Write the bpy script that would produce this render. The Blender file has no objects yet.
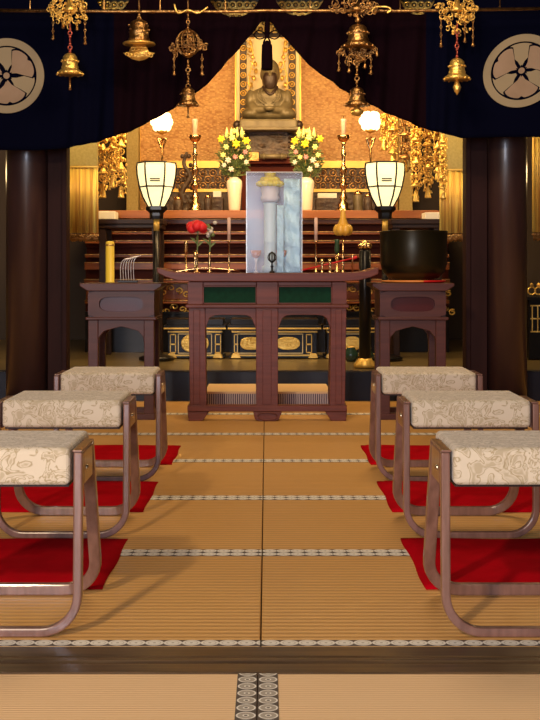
import bpy, math, random
from mathutils import Vector, Matrix
rnd = random.Random(7)
SC = bpy.context.scene
COL = SC.collection
PI = math.pi
F = 1255.0; CX = 266.5; HY = 270.0; EYE = 0.85

# ------------------------------------------------------------ camera, world, lights, exposure
cd = bpy.data.cameras.new('camera'); cam = bpy.data.objects.new('camera', cd); COL.objects.link(cam)
cam.location = (0, 0, EYE); cam.rotation_euler = (PI/2, 0, 0)
cd.sensor_fit = 'VERTICAL'; cd.sensor_height = 36; cd.sensor_width = 27
cd.lens = F/720*36; cd.shift_x = (270-CX)/720; cd.shift_y = -(360-HY)/720
cd.clip_end = 60
SC.camera = cam
SC.view_settings.view_transform = 'Standard'; SC.view_settings.look = 'None'
SC.view_settings.gamma = 1; SC.view_settings.use_curve_mapping = False
SC.view_settings.exposure = 0.0
w = bpy.data.worlds.new('world'); SC.world = w; w.use_nodes = True
w.node_tree.nodes['Background'].inputs[0].default_value = (0.55, 0.7, 1.0, 1)
w.node_tree.nodes['Background'].inputs[1].default_value = 0.12

def area(name, loc, target, sx, sy, power, col):
    l = bpy.data.lights.new(name, 'AREA'); l.shape = 'RECTANGLE'; l.size = sx; l.size_y = sy
    l.energy = power; l.color = col
    o = bpy.data.objects.new(name, l); COL.objects.link(o); o.location = loc
    o.rotation_euler = (Vector(target)-Vector(loc)).to_track_quat('-Z', 'Y').to_euler()
    return o
def point(name, loc, power, col, r=0.05):
    l = bpy.data.lights.new(name, 'POINT'); l.energy = power; l.color = col; l.shadow_soft_size = r
    o = bpy.data.objects.new(name, l); COL.objects.link(o); o.location = loc; return o
def spot(name, loc, target, power, col, ang, r=0.1, blend=0.6):
    l = bpy.data.lights.new(name, 'SPOT'); l.energy = power; l.color = col; l.shadow_soft_size = r
    l.spot_size = ang; l.spot_blend = blend
    o = bpy.data.objects.new(name, l); COL.objects.link(o); o.location = loc
    o.rotation_euler = (Vector(target)-Vector(loc)).to_track_quat('-Z', 'Y').to_euler(); return o
# daylight through the temple's open front behind the camera
area('daylight_opening', (-1.2, -2.4, 1.45), (0.1, 4, 0.5), 1.9, 1.4, 200, (0.78, 0.83, 1.0))
area('case_mirror_fill', (0.42, -2.4, 1.3), (0.42, 6, 1.3), 0.22, 1.6, 14, (0.62, 0.80, 1.0))  # narrow unseen panel added to mirror a blue stripe in the acrylic case
# lamp of the front room, behind and left of the camera
area('front_room_lamp', (-1.75, -1.4, 3.0), (-0.1, 4.0, 0.0), 0.2, 0.2, 170, (1.0, 0.77, 0.50))
# warm lamp on the ceiling between front room and altar
area('middle_ceiling_lamp', (0.3, 5.6, 3.1), (0, 6.2, 0), 1.2, 1.0, 50, (1.0, 0.72, 0.42))
spot('ornament_spot', (0.0, 5.4, 3.1), (0, 7.5, 2.25), 42, (1.0, 0.70, 0.36), 1.9, 0.08)
# altar lamps hidden above the curtain, inside the sanctuary
area('altar_top_lamp', (0, 9.6, 2.8), (0, 11.6, 1.8), 2.4, 0.3, 52, (1.0, 0.62, 0.27))
area('altar_front_lamp', (0, 8.8, 2.6), (0, 10.2, 0.7), 2.6, 0.2, 80, (1.0, 0.65, 0.29))
for sx_ in (-1, 1):
    point('banner_fill', (sx_*1.30, 8.13, 1.95), 20, (1.0, 0.74, 0.34), 0.06)  # unseen fill added behind each jamb to brighten the banners
    point('side_aisle_lamp', (sx_*2.25, 8.9, 1.5), 13, (1.0, 0.68, 0.30), 0.08)

# ------------------------------------------------------------ mesh builder
def X(px, Y): return (px-CX)*Y/F
def Z(py, Y): return EYE-(py-HY)*Y/F
def W(px, py, Y): return Vector((X(px, Y), Y, Z(py, Y)))

class MB:
    def __init__(s): s.v = []; s.f = []; s.m = []
    def add(s, vs, fs, m=0):
        b = len(s.v); s.v += [tuple(p) for p in vs]
        for f in fs: s.f.append([i+b for i in f]); s.m.append(m)
        return s
    def box(s, x0, x1, y0, y1, z0, z1, m=0):
        if x0 > x1: x0, x1 = x1, x0
        if y0 > y1: y0, y1 = y1, y0
        if z0 > z1: z0, z1 = z1, z0
        vs = [(x, y, z) for z in (z0, z1) for y in (y0, y1) for x in (x0, x1)]
        return s.add(vs, [(0,2,3,1),(4,5,7,6),(0,1,5,4),(2,6,7,3),(0,4,6,2),(1,3,7,5)], m)
    def prism(s, pts, y0, y1, m=0, plane='xz'):
        # pts: outline in (a,b); extruded along third axis
        a = sum(pts[i][0]*pts[(i+1)%len(pts)][1]-pts[(i+1)%len(pts)][0]*pts[i][1] for i in range(len(pts)))
        if a < 0: pts = pts[::-1]
        n = len(pts)
        def mk(p, d):
            if plane == 'xz': return (p[0], d, p[1])
            if plane == 'yz': return (d, p[0], p[1])
            return (p[0], p[1], d)
        vs = [mk(p, y0) for p in pts]+[mk(p, y1) for p in pts]
        fs = [list(range(n)), list(range(2*n-1, n-1, -1))]
        for i in range(n):
            j = (i+1) % n; fs.append((i, i+n, j+n, j))
        if plane != 'xz': fs = [list(f)[::-1] for f in fs]
        return s.add(vs, fs, m)
    def lathe(s, prof, c=(0,0,0), seg=20, m=0, sx=1, sy=1, rot=0):
        vs = []; fs = []; n = len(prof)
        for i in range(seg):
            a = 2*PI*i/seg+rot
            for r, z in prof: vs.append((c[0]+sx*r*math.cos(a), c[1]+sy*r*math.sin(a), c[2]+z))
        for i in range(seg):
            j = (i+1) % seg
            for k in range(n-1):
                fs.append((i*n+k, j*n+k, j*n+k+1, i*n+k+1))
        if prof[0][0] > 1e-5: fs.append([i*n for i in range(seg)][::-1])
        if prof[-1][0] > 1e-5: fs.append([i*n+n-1 for i in range(seg)])
        return s.add(vs, fs, m)
    def ball(s, c, r, sx=1, sy=1, sz=1, seg=10, m=0, rings=6):
        prof = [(max(r*math.sin(PI*i/rings), 0.0), -sz*r*math.cos(PI*i/rings)) for i in range(rings+1)]
        prof[0] = (1e-6, prof[0][1]); prof[-1] = (1e-6, prof[-1][1])
        return s.lathe(prof, c, seg, m, sx, sy)
    def sweep(s, path, sec, closed=False, m=0, up=Vector((0,1,0)), scales=None):
        # sec: outline [(a,b)] a along side vector, b along up vector
        path = [Vector(p) for p in path]; n = len(path); k = len(sec); vs = []; fs = []
        for i, p in enumerate(path):
            if closed: t = path[(i+1)%n]-path[i-1]
            else: t = path[min(i+1, n-1)]-path[max(i-1, 0)]
            t.normalize(); u = Vector(up)
            if abs(t.dot(u)) > .98: u = Vector((1,0,0)) if abs(t.x) < .9 else Vector((0,0,1))
            sd = t.cross(u).normalized(); u2 = sd.cross(t).normalized()
            q = scales[i] if scales else 1
            for a, b in sec: vs.append(p+sd*a*q+u2*b*q)
        for i in range(n if closed else n-1):
            j = (i+1) % n
            for e in range(k):
                g = (e+1) % k; fs.append((i*k+e, i*k+g, j*k+g, j*k+e))
        if not closed:
            fs.append(list(range(k))[::-1]); fs.append([(n-1)*k+e for e in range(k)])
        return s.add(vs, fs, m)
    def tube(s, path, r, seg=6, closed=False, m=0, scales=None):
        return s.sweep(path, [(r*math.cos(2*PI*i/seg), r*math.sin(2*PI*i/seg)) for i in range(seg)], closed, m, scales=scales)
    def ring(s, c, R, r, axis='z', seg=16, ts=6, m=0, sx=1, sy=1):
        pts = []
        for i in range(seg):
            a = 2*PI*i/seg; u, v = sx*R*math.cos(a), sy*R*math.sin(a)
            d = {'z': (u, v, 0), 'y': (u, 0, v), 'x': (0, u, v)}[axis]
            pts.append(Vector(c)+Vector(d))
        return s.sweep(pts, [(r*math.cos(2*PI*i/ts), r*math.sin(2*PI*i/ts)) for i in range(ts)], True, m, up={'z': (0,0,1), 'y': (0,1,0), 'x': (1,0,0)}[axis])
    def build(s, name, mats, parent=None, bevel=0, smooth=False, origin=None, subsurf=0):
        me = bpy.data.meshes.new(name)
        o0 = Vector((0,0,0))
        q = parent
        while q: o0 += q.location; q = q.parent
        if origin: o0 = o0+Vector(origin)
        me.from_pydata([Vector(v)-o0 for v in s.v], [], s.f)
        if not isinstance(mats, (list, tuple)): mats = [mats]
        for mm in mats: me.materials.append(mm)
        for p, mi in zip(me.polygons, s.m):
            p.material_index = mi; p.use_smooth = smooth
        me.update()
        o = bpy.data.objects.new(name, me); COL.objects.link(o)
        if parent: o.parent = parent
        if origin: o.location = origin
        if bevel:
            b = o.modifiers.new('bevel', 'BEVEL'); b.width = bevel; b.segments = 2; b.limit_method = 'ANGLE'; b.angle_limit = 0.7
        if subsurf:
            b = o.modifiers.new('sub', 'SUBSURF'); b.levels = b.render_levels = subsurf
        return o

def tag(o, label=None, cat=None, group=None, kind=None):
    if label: o['label'] = label
    if cat: o['category'] = cat
    if group: o['group'] = group
    if kind: o['kind'] = kind
    return o
def thing(name, loc, label, cat, group=None, kind=None):
    o = bpy.data.objects.new(name, None); COL.objects.link(o); o.location = loc
    o.empty_display_size = 0.05
    return tag(o, label, cat, group, kind)
def kids(o): return [c for c in COL.objects if c.parent == o]
def copy_tree(o, loc=None, label=None, scale=None, parent=None, rotz=None):
    c = o.copy(); COL.objects.link(c)
    if parent: c.parent = parent
    if loc is not None: c.location = loc
    if label: c['label'] = label
    if scale is not None: c.scale = scale
    if rotz is not None: c.rotation_euler = (0, 0, rotz)
    for k in kids(o): copy_tree(k, parent=c)
    return c
def catmull(pts, n=8):
    out = []; P = [Vector(p) for p in pts]; P = [2*P[0]-P[1]]+P+[2*P[-1]-P[-2]]
    for i in range(1, len(P)-2):
        for k in range(n):
            t = k/n
            out.append(0.5*((2*P[i])+(P[i+1]-P[i-1])*t+(2*P[i-1]-5*P[i]+4*P[i+1]-P[i+2])*t*t+(3*P[i]-P[i-1]-3*P[i+1]+P[i+2])*t**3))
    out.append(P[-2]); return out

# ------------------------------------------------------------ materials
MAT = {}
def mat(name, col, rough=0.5, metal=0.0, coat=0.0, emit=None, es=0, noise=None, bump=None, wave=None, sheen=0, spec=0.5):
    m = bpy.data.materials.new(name); m.use_nodes = True; nt = m.node_tree; N = nt.nodes; L = nt.links
    b = N['Principled BSDF']
    b.inputs['Base Color'].default_value = (*col, 1); b.inputs['Roughness'].default_value = rough
    b.inputs['Metallic'].default_value = metal; b.inputs['Coat Weight'].default_value = coat
    b.inputs['Coat Roughness'].default_value = 0.12; b.inputs['Specular IOR Level'].default_value = spec
    if sheen: b.inputs['Sheen Weight'].default_value = sheen
    if emit: b.inputs['Emission Color'].default_value = (*emit, 1); b.inputs['Emission Strength'].default_value = es
    tc = N.new('ShaderNodeTexCoord')
    if noise:  # (scale, vector scale, col2)
        sc, vs, c2 = noise
        mp = N.new('ShaderNodeMapping'); mp.inputs['Scale'].default_value = vs
        L.new(tc.outputs['Object'], mp.inputs[0])
        n = N.new('ShaderNodeTexNoise'); n.inputs['Scale'].default_value = sc; n.inputs['Detail'].default_value = 4
        L.new(mp.outputs[0], n.inputs['Vector'])
        r = N.new('ShaderNodeValToRGB'); r.color_ramp.elements[0].position = .35; r.color_ramp.elements[1].position = .65
        r.color_ramp.elements[0].color = (*col, 1); r.color_ramp.elements[1].color = (*c2, 1)
        L.new(n.outputs[0], r.inputs[0]); L.new(r.outputs[0], b.inputs['Base Color'])
    if bump:   # (scale, strength, distance)
        n2 = N.new('ShaderNodeTexNoise'); n2.inputs['Scale'].default_value = bump[0]; n2.inputs['Detail'].default_value = 3
        L.new(tc.outputs['Object'], n2.inputs['Vector'])
        bp = N.new('ShaderNodeBump'); bp.inputs['Strength'].default_value = bump[1]; bp.inputs['Distance'].default_value = bump[2]
        L.new(n2.outputs[0], bp.inputs['Height']); L.new(bp.outputs[0], b.inputs['Normal'])
    MAT[name] = m
    return m
WG = (3, 3, 0.4); WX = (0.4, 6, 6)
table_wood = mat('table_wood', (.10, .020, .011), .42, spec=.3, noise=(9, WX, (.15, .033, .019)), bump=(40, .1, .002))
stand_wood = mat('stand_wood', (.062, .014, .009), .42, spec=.35, noise=(9, WX, (.085, .021, .014)))
pillar_lac = mat('pillar_lacquer', (.036, .016, .016), .36, coat=.25, noise=(5, WG, (.05, .023, .021)))
jamb_lac = mat('jamb_lacquer', (.022, .008, .008), .6, noise=(5, WG, (.030, .011, .011)), spec=.1)
dark_wood = mat('dark_wood', (.022, .010, .007), .45, noise=(8, WX, (.035, .016, .011)), spec=.25)
black_lac = mat('black_lacquer', (.006, .005, .006), .28, spec=.3)
step_lac = mat('step_lacquer', (.008, .010, .022), .35, spec=.3)
plat_wood = mat('platform_wood', (.15, .11, .045), .3, coat=.1, noise=(4, WX, (.10, .07, .03)))
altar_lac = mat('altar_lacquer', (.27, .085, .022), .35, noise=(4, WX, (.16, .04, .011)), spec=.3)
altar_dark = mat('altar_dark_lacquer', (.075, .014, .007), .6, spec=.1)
shelf_wood = mat('altar_shelf_wood', (.36, .135, .045), .4, noise=(6, WX, (.27, .09, .03)), spec=.25)
frame_wood = mat('bentwood', (.16, .075, .055), .3, coat=.6, noise=(10, (5, 5, .8), (.24, .12, .09)))
gold = mat('gilt_metal', (1.0, .66, .17), .33, .8, bump=(70, .6, .01))
gold_old = mat('antique_brass', (.62, .36, .13), .35, 1.0, noise=(30, (1,1,1), (.30, .16, .06)), bump=(80, .6, .01))
gold_paint = mat('gold_leaf', (.82, .52, .12), .4, .5)
brass = mat('polished_brass', (.80, .52, .24), .2, 1.0)
steel = mat('bolt_steel', (.7, .6, .45), .3, 1.0)
green_cloth = mat('green_panel', (.002, .038, .018), .7, noise=(40, (1,1,1), (.0015, .028, .013)), spec=.15)
red_felt = mat('red_felt', (.46, .001, .008), .95, noise=(12, (1,1,1), (.38, .001, .006)), bump=(250, .4, .002), spec=.03)
red_cloth = mat('red_cushion_silk', (.65, .01, .012), .5)
orange_cloth = mat('orange_cushion_silk', (.75, .25, .05), .5)
bronze = mat('dark_bronze_bowl', (.018, .015, .007), .32, .6, noise=(3, (1,1,1), (.03, .022, .009)))
statue_m = mat('statue_bronze', (.11, .085, .042), .5, .2, noise=(14, (1,1,1), (.17, .135, .07)))
statue_dark = mat('statue_dark_tone', (.035, .018, .012), .45, .2)  # darker tone for lower face, collar and knobs
rock_m = mat('carved_dark_wood', (.035, .02, .012), .5, noise=(20, (1,1,1), (.085, .05, .028)), bump=(25, .8, .02))
cream = mat('cream_panel', (.80, .66, .38), .6)
olive = mat('olive_gilt_cloth', (.34, .25, .07), .6, noise=(60, (1,1,1), (.42, .31, .10)))
navy = mat('navy_cloth', (.0012, .0016, .010), .9, spec=.04)
maroon = mat('maroon_cloth', (.006, .0015, .004), .9, spec=.04)
crest_m = mat('crest_cloth', (.36, .26, .19), .85, noise=(6, (1,1,1), (.31, .22, .155)), spec=.1)
crest_ring_m = mat('crest_ring_cloth', (.33, .27, .18), .85, spec=.1)
white_por = mat('cream_porcelain', (.85, .76, .58), .25, coat=.4)
white_box = mat('white_box', (.8, .74, .62), .6)
yellow_fl = mat('yellow_petal', (.95, .70, .02), .6)
paleyellow = mat('pale_yellow_petal', (.80, .78, .25), .6)
white_fl = mat('white_petal', (.66, .60, .50), .6)
pink_fl = mat('pink_petal', (.65, .25, .25), .6)
leaf = mat('leaf_green', (.09, .14, .03), .5, noise=(15, (1,1,1), (.17, .20, .06)))
stem_m = mat('stem_green', (.12, .17, .06), .6)
red_fl = mat('red_petal', (.75, .015, .02), .6)
candle_m = mat('pink_candle_wax', (.75, .48, .36), .5)
amber = mat('amber_lotus', (.75, .40, .05), .35)
paper_y = mat('yellow_lacquered_tube', (.90, .62, .06), .4)
dkmetal = mat('dark_metal', (.02, .018, .018), .35, .8)
wall_dark = mat('dark_plaster', (.045, .03, .022), .8)
ceil_m = mat('dark_ceiling', (.05, .03, .02), .8)
reflect_b = mat('blue_case_reflection', (.66, .84, .92), .2, coat=.5, bump=(18, .9, .03))  # pale blue paints the daylight reflected in the case
pink_paper = mat('pink_white_paper', (.88, .72, .70), .5)
blue_paper = mat('blue_white_paper', (.82, .88, .90), .4)
seam = mat('seam_dark', (.05, .03, .015), .9)
shade_glow = mat('paper_shade_glow', (.9, .85, .6), .6, emit=(1.0, .82, .42), es=1.1)
lotus_glow = mat('lotus_glass_glow', (.9, .8, .6), .4, emit=(1.0, .62, .26), es=4.5)
flame = mat('candle_white', (.85, .72, .5), .5)

def glass_mat():
    m = bpy.data.materials.new('clear_acrylic'); m.use_nodes = True; nt = m.node_tree; N = nt.nodes; L = nt.links
    N.clear(); o = N.new('ShaderNodeOutputMaterial'); mx = N.new('ShaderNodeMixShader')
    t = N.new('ShaderNodeBsdfTransparent'); t.inputs[0].default_value = (.95, .97, .98, 1)
    g = N.new('ShaderNodeBsdfGlossy'); g.inputs[0].default_value = (.9, .95, 1, 1); g.inputs['Roughness'].default_value = .12
    fr = N.new('ShaderNodeFresnel'); fr.inputs[0].default_value = 1.33
    L.new(fr.outputs[0], mx.inputs[0]); L.new(t.outputs[0], mx.inputs[1]); L.new(g.outputs[0], mx.inputs[2]); L.new(mx.outputs[0], o.inputs[0])
    return m
acrylic = glass_mat()
def reflection_haze():  # lavender diffuse mix paints the case's reflected haze into a pane
    m = bpy.data.materials.new('acrylic_haze'); m.use_nodes = True; nt = m.node_tree; N = nt.nodes; L = nt.links
    N.clear(); o = N.new('ShaderNodeOutputMaterial'); mx = N.new('ShaderNodeMixShader'); mx.inputs[0].default_value = .5
    t = N.new('ShaderNodeBsdfTransparent'); g = N.new('ShaderNodeBsdfDiffuse'); g.inputs[0].default_value = (.72, .72, .86, 1)
    L.new(t.outputs[0], mx.inputs[1]); L.new(g.outputs[0], mx.inputs[2]); L.new(mx.outputs[0], o.inputs[0]); return m
hazy = reflection_haze()

def tatami(name, c1, c2, axis, period, rough=.5):
    m = mat(name, c1, rough); nt = m.node_tree; N = nt.nodes; L = nt.links; b = N['Principled BSDF']
    tc = N.new('ShaderNodeTexCoord'); wv = N.new('ShaderNodeTexWave'); wv.bands_direction = axis
    wv.inputs['Scale'].default_value = 1/(period*3.1831)*1.0; wv.inputs['Distortion'].default_value = .6
    wv.inputs['Detail'].default_value = 2; wv.inputs['Detail Scale'].default_value = 3
    L.new(tc.outputs['Object'], wv.inputs['Vector'])
    mp = N.new('ShaderNodeMapping'); mp.inputs['Scale'].default_value = (4, 60, 1) if axis == 'Y' else (60, 4, 1)
    L.new(tc.outputs['Object'], mp.inputs[0])
    n = N.new('ShaderNodeTexNoise'); n.inputs['Scale'].default_value = 3; n.inputs['Detail'].default_value = 5; L.new(mp.outputs[0], n.inputs['Vector'])
    n3 = N.new('ShaderNodeTexNoise'); n3.inputs['Scale'].default_value = 1.2; n3.inputs['Detail'].default_value = 3; L.new(tc.outputs['Object'], n3.inputs['Vector'])
    a = N.new('ShaderNodeMath'); a.operation = 'MULTIPLY_ADD'; a.inputs[1].default_value = .45; L.new(wv.outputs['Fac'], a.inputs[0])
    h = N.new('ShaderNodeMath'); h.operation = 'MULTIPLY_ADD'; h.inputs[1].default_value = .5; L.new(n.outputs[0], h.inputs[0])
    h2 = N.new('ShaderNodeMath'); h2.operation = 'MULTIPLY'; h2.inputs[1].default_value = .35; L.new(n3.outputs[0], h2.inputs[0])
    L.new(h2.outputs[0], h.inputs[2]); L.new(h.outputs[0], a.inputs[2])
    r = N.new('ShaderNodeValToRGB'); r.color_ramp.elements[0].position = .3; r.color_ramp.elements[1].position = .95
    r.color_ramp.elements[0].color = (*c1, 1); r.color_ramp.elements[1].color = (*c2, 1)
    L.new(a.outputs[0], r.inputs[0]); L.new(r.outputs[0], b.inputs['Base Color'])
    bp = N.new('ShaderNodeBump'); bp.inputs['Strength'].default_value = .35; bp.inputs['Distance'].default_value = .003
    L.new(wv.outputs['Fac'], bp.inputs['Height']); L.new(bp.outputs[0], b.inputs['Normal'])
    return m
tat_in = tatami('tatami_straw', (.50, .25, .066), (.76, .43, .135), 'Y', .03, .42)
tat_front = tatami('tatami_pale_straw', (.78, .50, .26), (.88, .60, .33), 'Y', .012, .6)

def border_mat(dk, stops):
    m = mat('border_cloth', (.6, .55, .48), .7); nt = m.node_tree; N = nt.nodes; L = nt.links; b = N['Principled BSDF']
    tc = N.new('ShaderNodeTexCoord')
    sc = N.new('ShaderNodeVectorMath'); sc.operation = 'SCALE'; sc.inputs['Scale'].default_value = 1/.042
    fr = N.new('ShaderNodeVectorMath'); fr.operation = 'FRACTION'
    sb = N.new('ShaderNodeVectorMath'); sb.operation = 'SUBTRACT'; sb.inputs[1].default_value = (.5, .5, 0)
    ml = N.new('ShaderNodeVectorMath'); ml.operation = 'MULTIPLY'; ml.inputs[1].default_value = (1, 1, 0)
    ln = N.new('ShaderNodeVectorMath'); ln.operation = 'LENGTH'
    L.new(tc.outputs['Object'], sc.inputs[0]); L.new(sc.outputs[0], fr.inputs[0]); L.new(fr.outputs[0], sb.inputs[0])
    L.new(sb.outputs[0], ml.inputs[0]); L.new(ml.outputs[0], ln.inputs[0])
    r = N.new('ShaderNodeValToRGB'); cr = r.color_ramp; cr.interpolation = 'CONSTANT'
    cr.elements[0].position = 0; cr.elements[0].color = stops[0][1]
    cr.elements[1].position = stops[1][0]; cr.elements[1].color = stops[1][1]
    for p, c in stops[2:]:
        e = cr.elements.new(p); e.color = c
    L.new(ln.outputs[1 if ln.outputs[1].name == 'Value' else 0], r.inputs[0]); L.new(r.outputs[0], b.inputs['Base Color'])
    return m
lt_ = (.80, .75, .66, 1); md_ = (.40, .35, .28, 1); dk_ = (.09, .065, .05, 1)
border = border_mat(dk_, ((0, md_), (.08, lt_), (.30, (.60, .55, .46, 1)), (.36, lt_), (.50, dk_)))
border_grey = border_mat(dk_, ((0, dk_), (.08, lt_), (.15, md_), (.37, lt_), (.45, dk_)))

def brocade(name, base, fig):
    m = mat(name, base, .75, sheen=.2); nt = m.node_tree; N = nt.nodes; L = nt.links; b = N['Principled BSDF']
    tc = N.new('ShaderNodeTexCoord')
    n = N.new('ShaderNodeTexNoise'); n.inputs['Scale'].default_value = 22; n.inputs['Detail'].default_value = 1.5; n.inputs['Distortion'].default_value = 2.5
    L.new(tc.outputs['Object'], n.inputs['Vector'])
    r = N.new('ShaderNodeValToRGB'); cr = r.color_ramp
    cr.elements[0].position = .44; cr.elements[0].color = (*base, 1); cr.elements[1].position = .5; cr.elements[1].color = (*fig, 1)
    e = cr.elements.new(.56); e.color = (*base, 1)
    e = cr.elements.new(.66); e.color = tuple(.6*a+.4*c for a, c in zip(fig, base))+(1,)
    L.new(n.outputs[0], r.inputs[0]); L.new(r.outputs[0], b.inputs['Base Color'])
    bp = N.new('ShaderNodeBump'); bp.inputs['Strength'].default_value = .5; bp.inputs['Distance'].default_value = .004
    L.new(n.outputs[0], bp.inputs['Height']); L.new(bp.outputs[0], b.inputs['Normal'])
    return m
brocade_m = brocade('gold_brocade', (.64, .54, .40), (.36, .27, .14))

def goldwall():
    m = mat('gilded_inscribed_wall', (.8, .42, .10), .55, .15); nt = m.node_tree; N = nt.nodes; L = nt.links; b = N['Principled BSDF']
    tc = N.new('ShaderNodeTexCoord')
    mp = N.new('ShaderNodeMapping'); mp.inputs['Scale'].default_value = (34, 1, 52); L.new(tc.outputs['Object'], mp.inputs[0])
    v = N.new('ShaderNodeTexVoronoi'); v.distance = 'CHEBYCHEV'; v.feature = 'F1'; v.inputs['Scale'].default_value = 1; v.inputs['Randomness'].default_value = .75
    L.new(mp.outputs[0], v.inputs['Vector'])
    n = N.new('ShaderNodeTexNoise'); n.inputs['Scale'].default_value = 3; n.inputs['Detail'].default_value = 4; L.new(tc.outputs['Object'], n.inputs['Vector'])
    a = N.new('ShaderNodeMath'); a.operation = 'MULTIPLY_ADD'; a.inputs[1].default_value = .7; L.new(v.outputs[0], a.inputs[0]); 
    s = N.new('ShaderNodeMath'); s.operation = 'MULTIPLY'; s.inputs[1].default_value = .6; L.new(n.outputs[0], s.inputs[0]); L.new(s.outputs[0], a.inputs[2])
    r = N.new('ShaderNodeValToRGB'); cr = r.color_ramp
    cr.elements[0].position = .35; cr.elements[0].color = (.68, .40, .14, 1); cr.elements[1].position = .85; cr.elements[1].color = (.36, .15, .035, 1)
    L.new(a.outputs[0], r.inputs[0]); L.new(r.outputs[0], b.inputs['Base Color'])
    bp = N.new('ShaderNodeBump'); bp.inputs['Strength'].default_value = .6; bp.inputs['Distance'].default_value = .01; bp.invert = True
    L.new(v.outputs[0], bp.inputs['Height']); L.new(bp.outputs[0], b.inputs['Normal'])
    return m
gold_wall = goldwall()
def striped():
    m = mat('striped_cloth', (.5, .4, .45), .8); nt = m.node_tree; N = nt.nodes; L = nt.links; b = N['Principled BSDF']
    tc = N.new('ShaderNodeTexCoord'); wv = N.new('ShaderNodeTexWave'); wv.bands_direction = 'X'; wv.inputs['Scale'].default_value = 24
    wv.inputs['Distortion'].default_value = 1.0; L.new(tc.outputs['Object'], wv.inputs['Vector'])
    r = N.new('ShaderNodeValToRGB'); r.color_ramp.elements[0].position = .4; r.color_ramp.elements[1].position = .6
    r.color_ramp.elements[0].color = (.10, .05, .08, 1); r.color_ramp.elements[1].color = (.60, .50, .48, 1)
    L.new(wv.outputs['Fac'], r.inputs[0]); L.new(r.outputs[0], b.inputs['Base Color']); return m
striped_m = striped()
def banner_mat():
    m = mat('banner_silk', (.8, .55, .12), .4, .2); nt = m.node_tree; N = nt.nodes; L = nt.links; b = N['Principled BSDF']
    tc = N.new('ShaderNodeTexCoord')
    mp = N.new('ShaderNodeMapping'); mp.inputs['Scale'].default_value = (1, 0, .03); L.new(tc.outputs['Object'], mp.inputs[0])
    n = N.new('ShaderNodeTexNoise'); n.inputs['Scale'].default_value = 45; n.inputs['Detail'].default_value = 1; L.new(mp.outputs[0], n.inputs['Vector'])
    r = N.new('ShaderNodeValToRGB'); cr = r.color_ramp
    cr.elements[0].position = .36; cr.elements[0].color = (.62, .32, .07, 1); cr.elements[1].position = .64; cr.elements[1].color = (1.0, .82, .22, 1)
    e = cr.elements.new(.5); e.color = (.85, .55, .12, 1)
    L.new(n.outputs[0], r.inputs[0]); L.new(r.outputs[0], b.inputs['Base Color']); return m
banner_m = banner_mat()

# ------------------------------------------------------------ structure
def struct(name, mb, m, parent=None, **k):
    o = mb.build(name, m, parent, **k)
    if not parent: o['kind'] = 'structure'
    return o
TX = 1.86
bounds = [2.835]+[3.77+.91*i for i in range(5)]+[8.15]
fl = struct('floor', MB().box(-3, 3, -3, 8.15, -.12, -.03), seam)
for i in range(6):
    for x0, x1 in ((-.013-1.82, -.0145), (-.0115, 1.807)):
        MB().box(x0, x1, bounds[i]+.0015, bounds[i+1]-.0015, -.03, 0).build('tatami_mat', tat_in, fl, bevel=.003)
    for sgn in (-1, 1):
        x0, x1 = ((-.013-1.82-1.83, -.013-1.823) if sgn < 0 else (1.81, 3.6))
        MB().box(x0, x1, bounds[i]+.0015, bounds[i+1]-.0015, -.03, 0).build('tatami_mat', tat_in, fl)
B = .042
def band(x0, x1, y0, y1, bm=border): MB().box(x0, x1, y0, y1, 0, .0015).build('border_cloth', bm, fl, origin=(x0, y0, 0))
band(-1.83, -.0145, 2.836, 2.836+B); band(-.0115, 1.807, 2.836, 2.836+B)
for bd in bounds[1:-1]:
    for x0, x1 in ((-1.83, -.0145), (-.0115, 1.807)):
        band(x0, x1, bd-B, bd-.001); band(x0, x1, bd+.001, bd+B)
# front room mats
sx = -.0185
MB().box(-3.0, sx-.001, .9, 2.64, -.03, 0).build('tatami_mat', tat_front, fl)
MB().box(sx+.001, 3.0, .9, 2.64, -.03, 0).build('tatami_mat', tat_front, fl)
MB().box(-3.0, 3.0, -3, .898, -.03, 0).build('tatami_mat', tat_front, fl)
band(sx-B, sx-.001, .9, 2.64, border_grey); band(sx+.001, sx+B, .9, 2.64, border_grey)
# threshold with two grooves
prof = [(2.642, -.03), (2.642, .003), (2.70, .003), (2.70, -.008), (2.722, -.008), (2.722, .003), (2.742, .003), (2.742, -.008), (2.764, -.008), (2.764, .0), (2.832, .0), (2.832, -.03)]
thr_m = mat('threshold_wood', (.045, .024, .010), .32, noise=(7, (.5, 12, 12), (.11, .062, .026)), spec=.4)
struct('trim_1', MB().prism(prof, -3, 3, plane='yz'), thr_m)
# raised sanctuary floor with dark step face
PH = .19
st = struct('floor', MB().box(-3, 3, 8.18, 12.5, -.12, PH-.001), plat_wood)
struct('trim_2', MB().box(-3, 3, 8.152, 8.18, -.03, PH-.002).box(-3, 3, 8.15, 8.25, PH-.002, PH+.004), step_lac, bevel=.003)
struct('wall_left', MB().box(-3.1, -3, -3, 12.5, -.1, 3.4), wall_dark)
struct('wall_right', MB().box(3, 3.1, -3, 12.5, -.1, 3.4), wall_dark)
struct('ceiling', MB().box(-3.1, 3.1, -3, 12.6, 3.3, 3.4), ceil_m)
wr = MB().box(-3, -1.9, -3.1, -3, -.1, 3.3).box(1.9, 3, -3.1, -3, -.1, 3.3).box(-1.9, 1.9, -3.1, -3, 2.6, 3.3)
struct('wall_rear', wr, wall_dark)
BW = 11.9
struct('wall_back', MB().box(-3, 3, BW, BW+.1, PH, 3.3), wall_dark)
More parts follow.
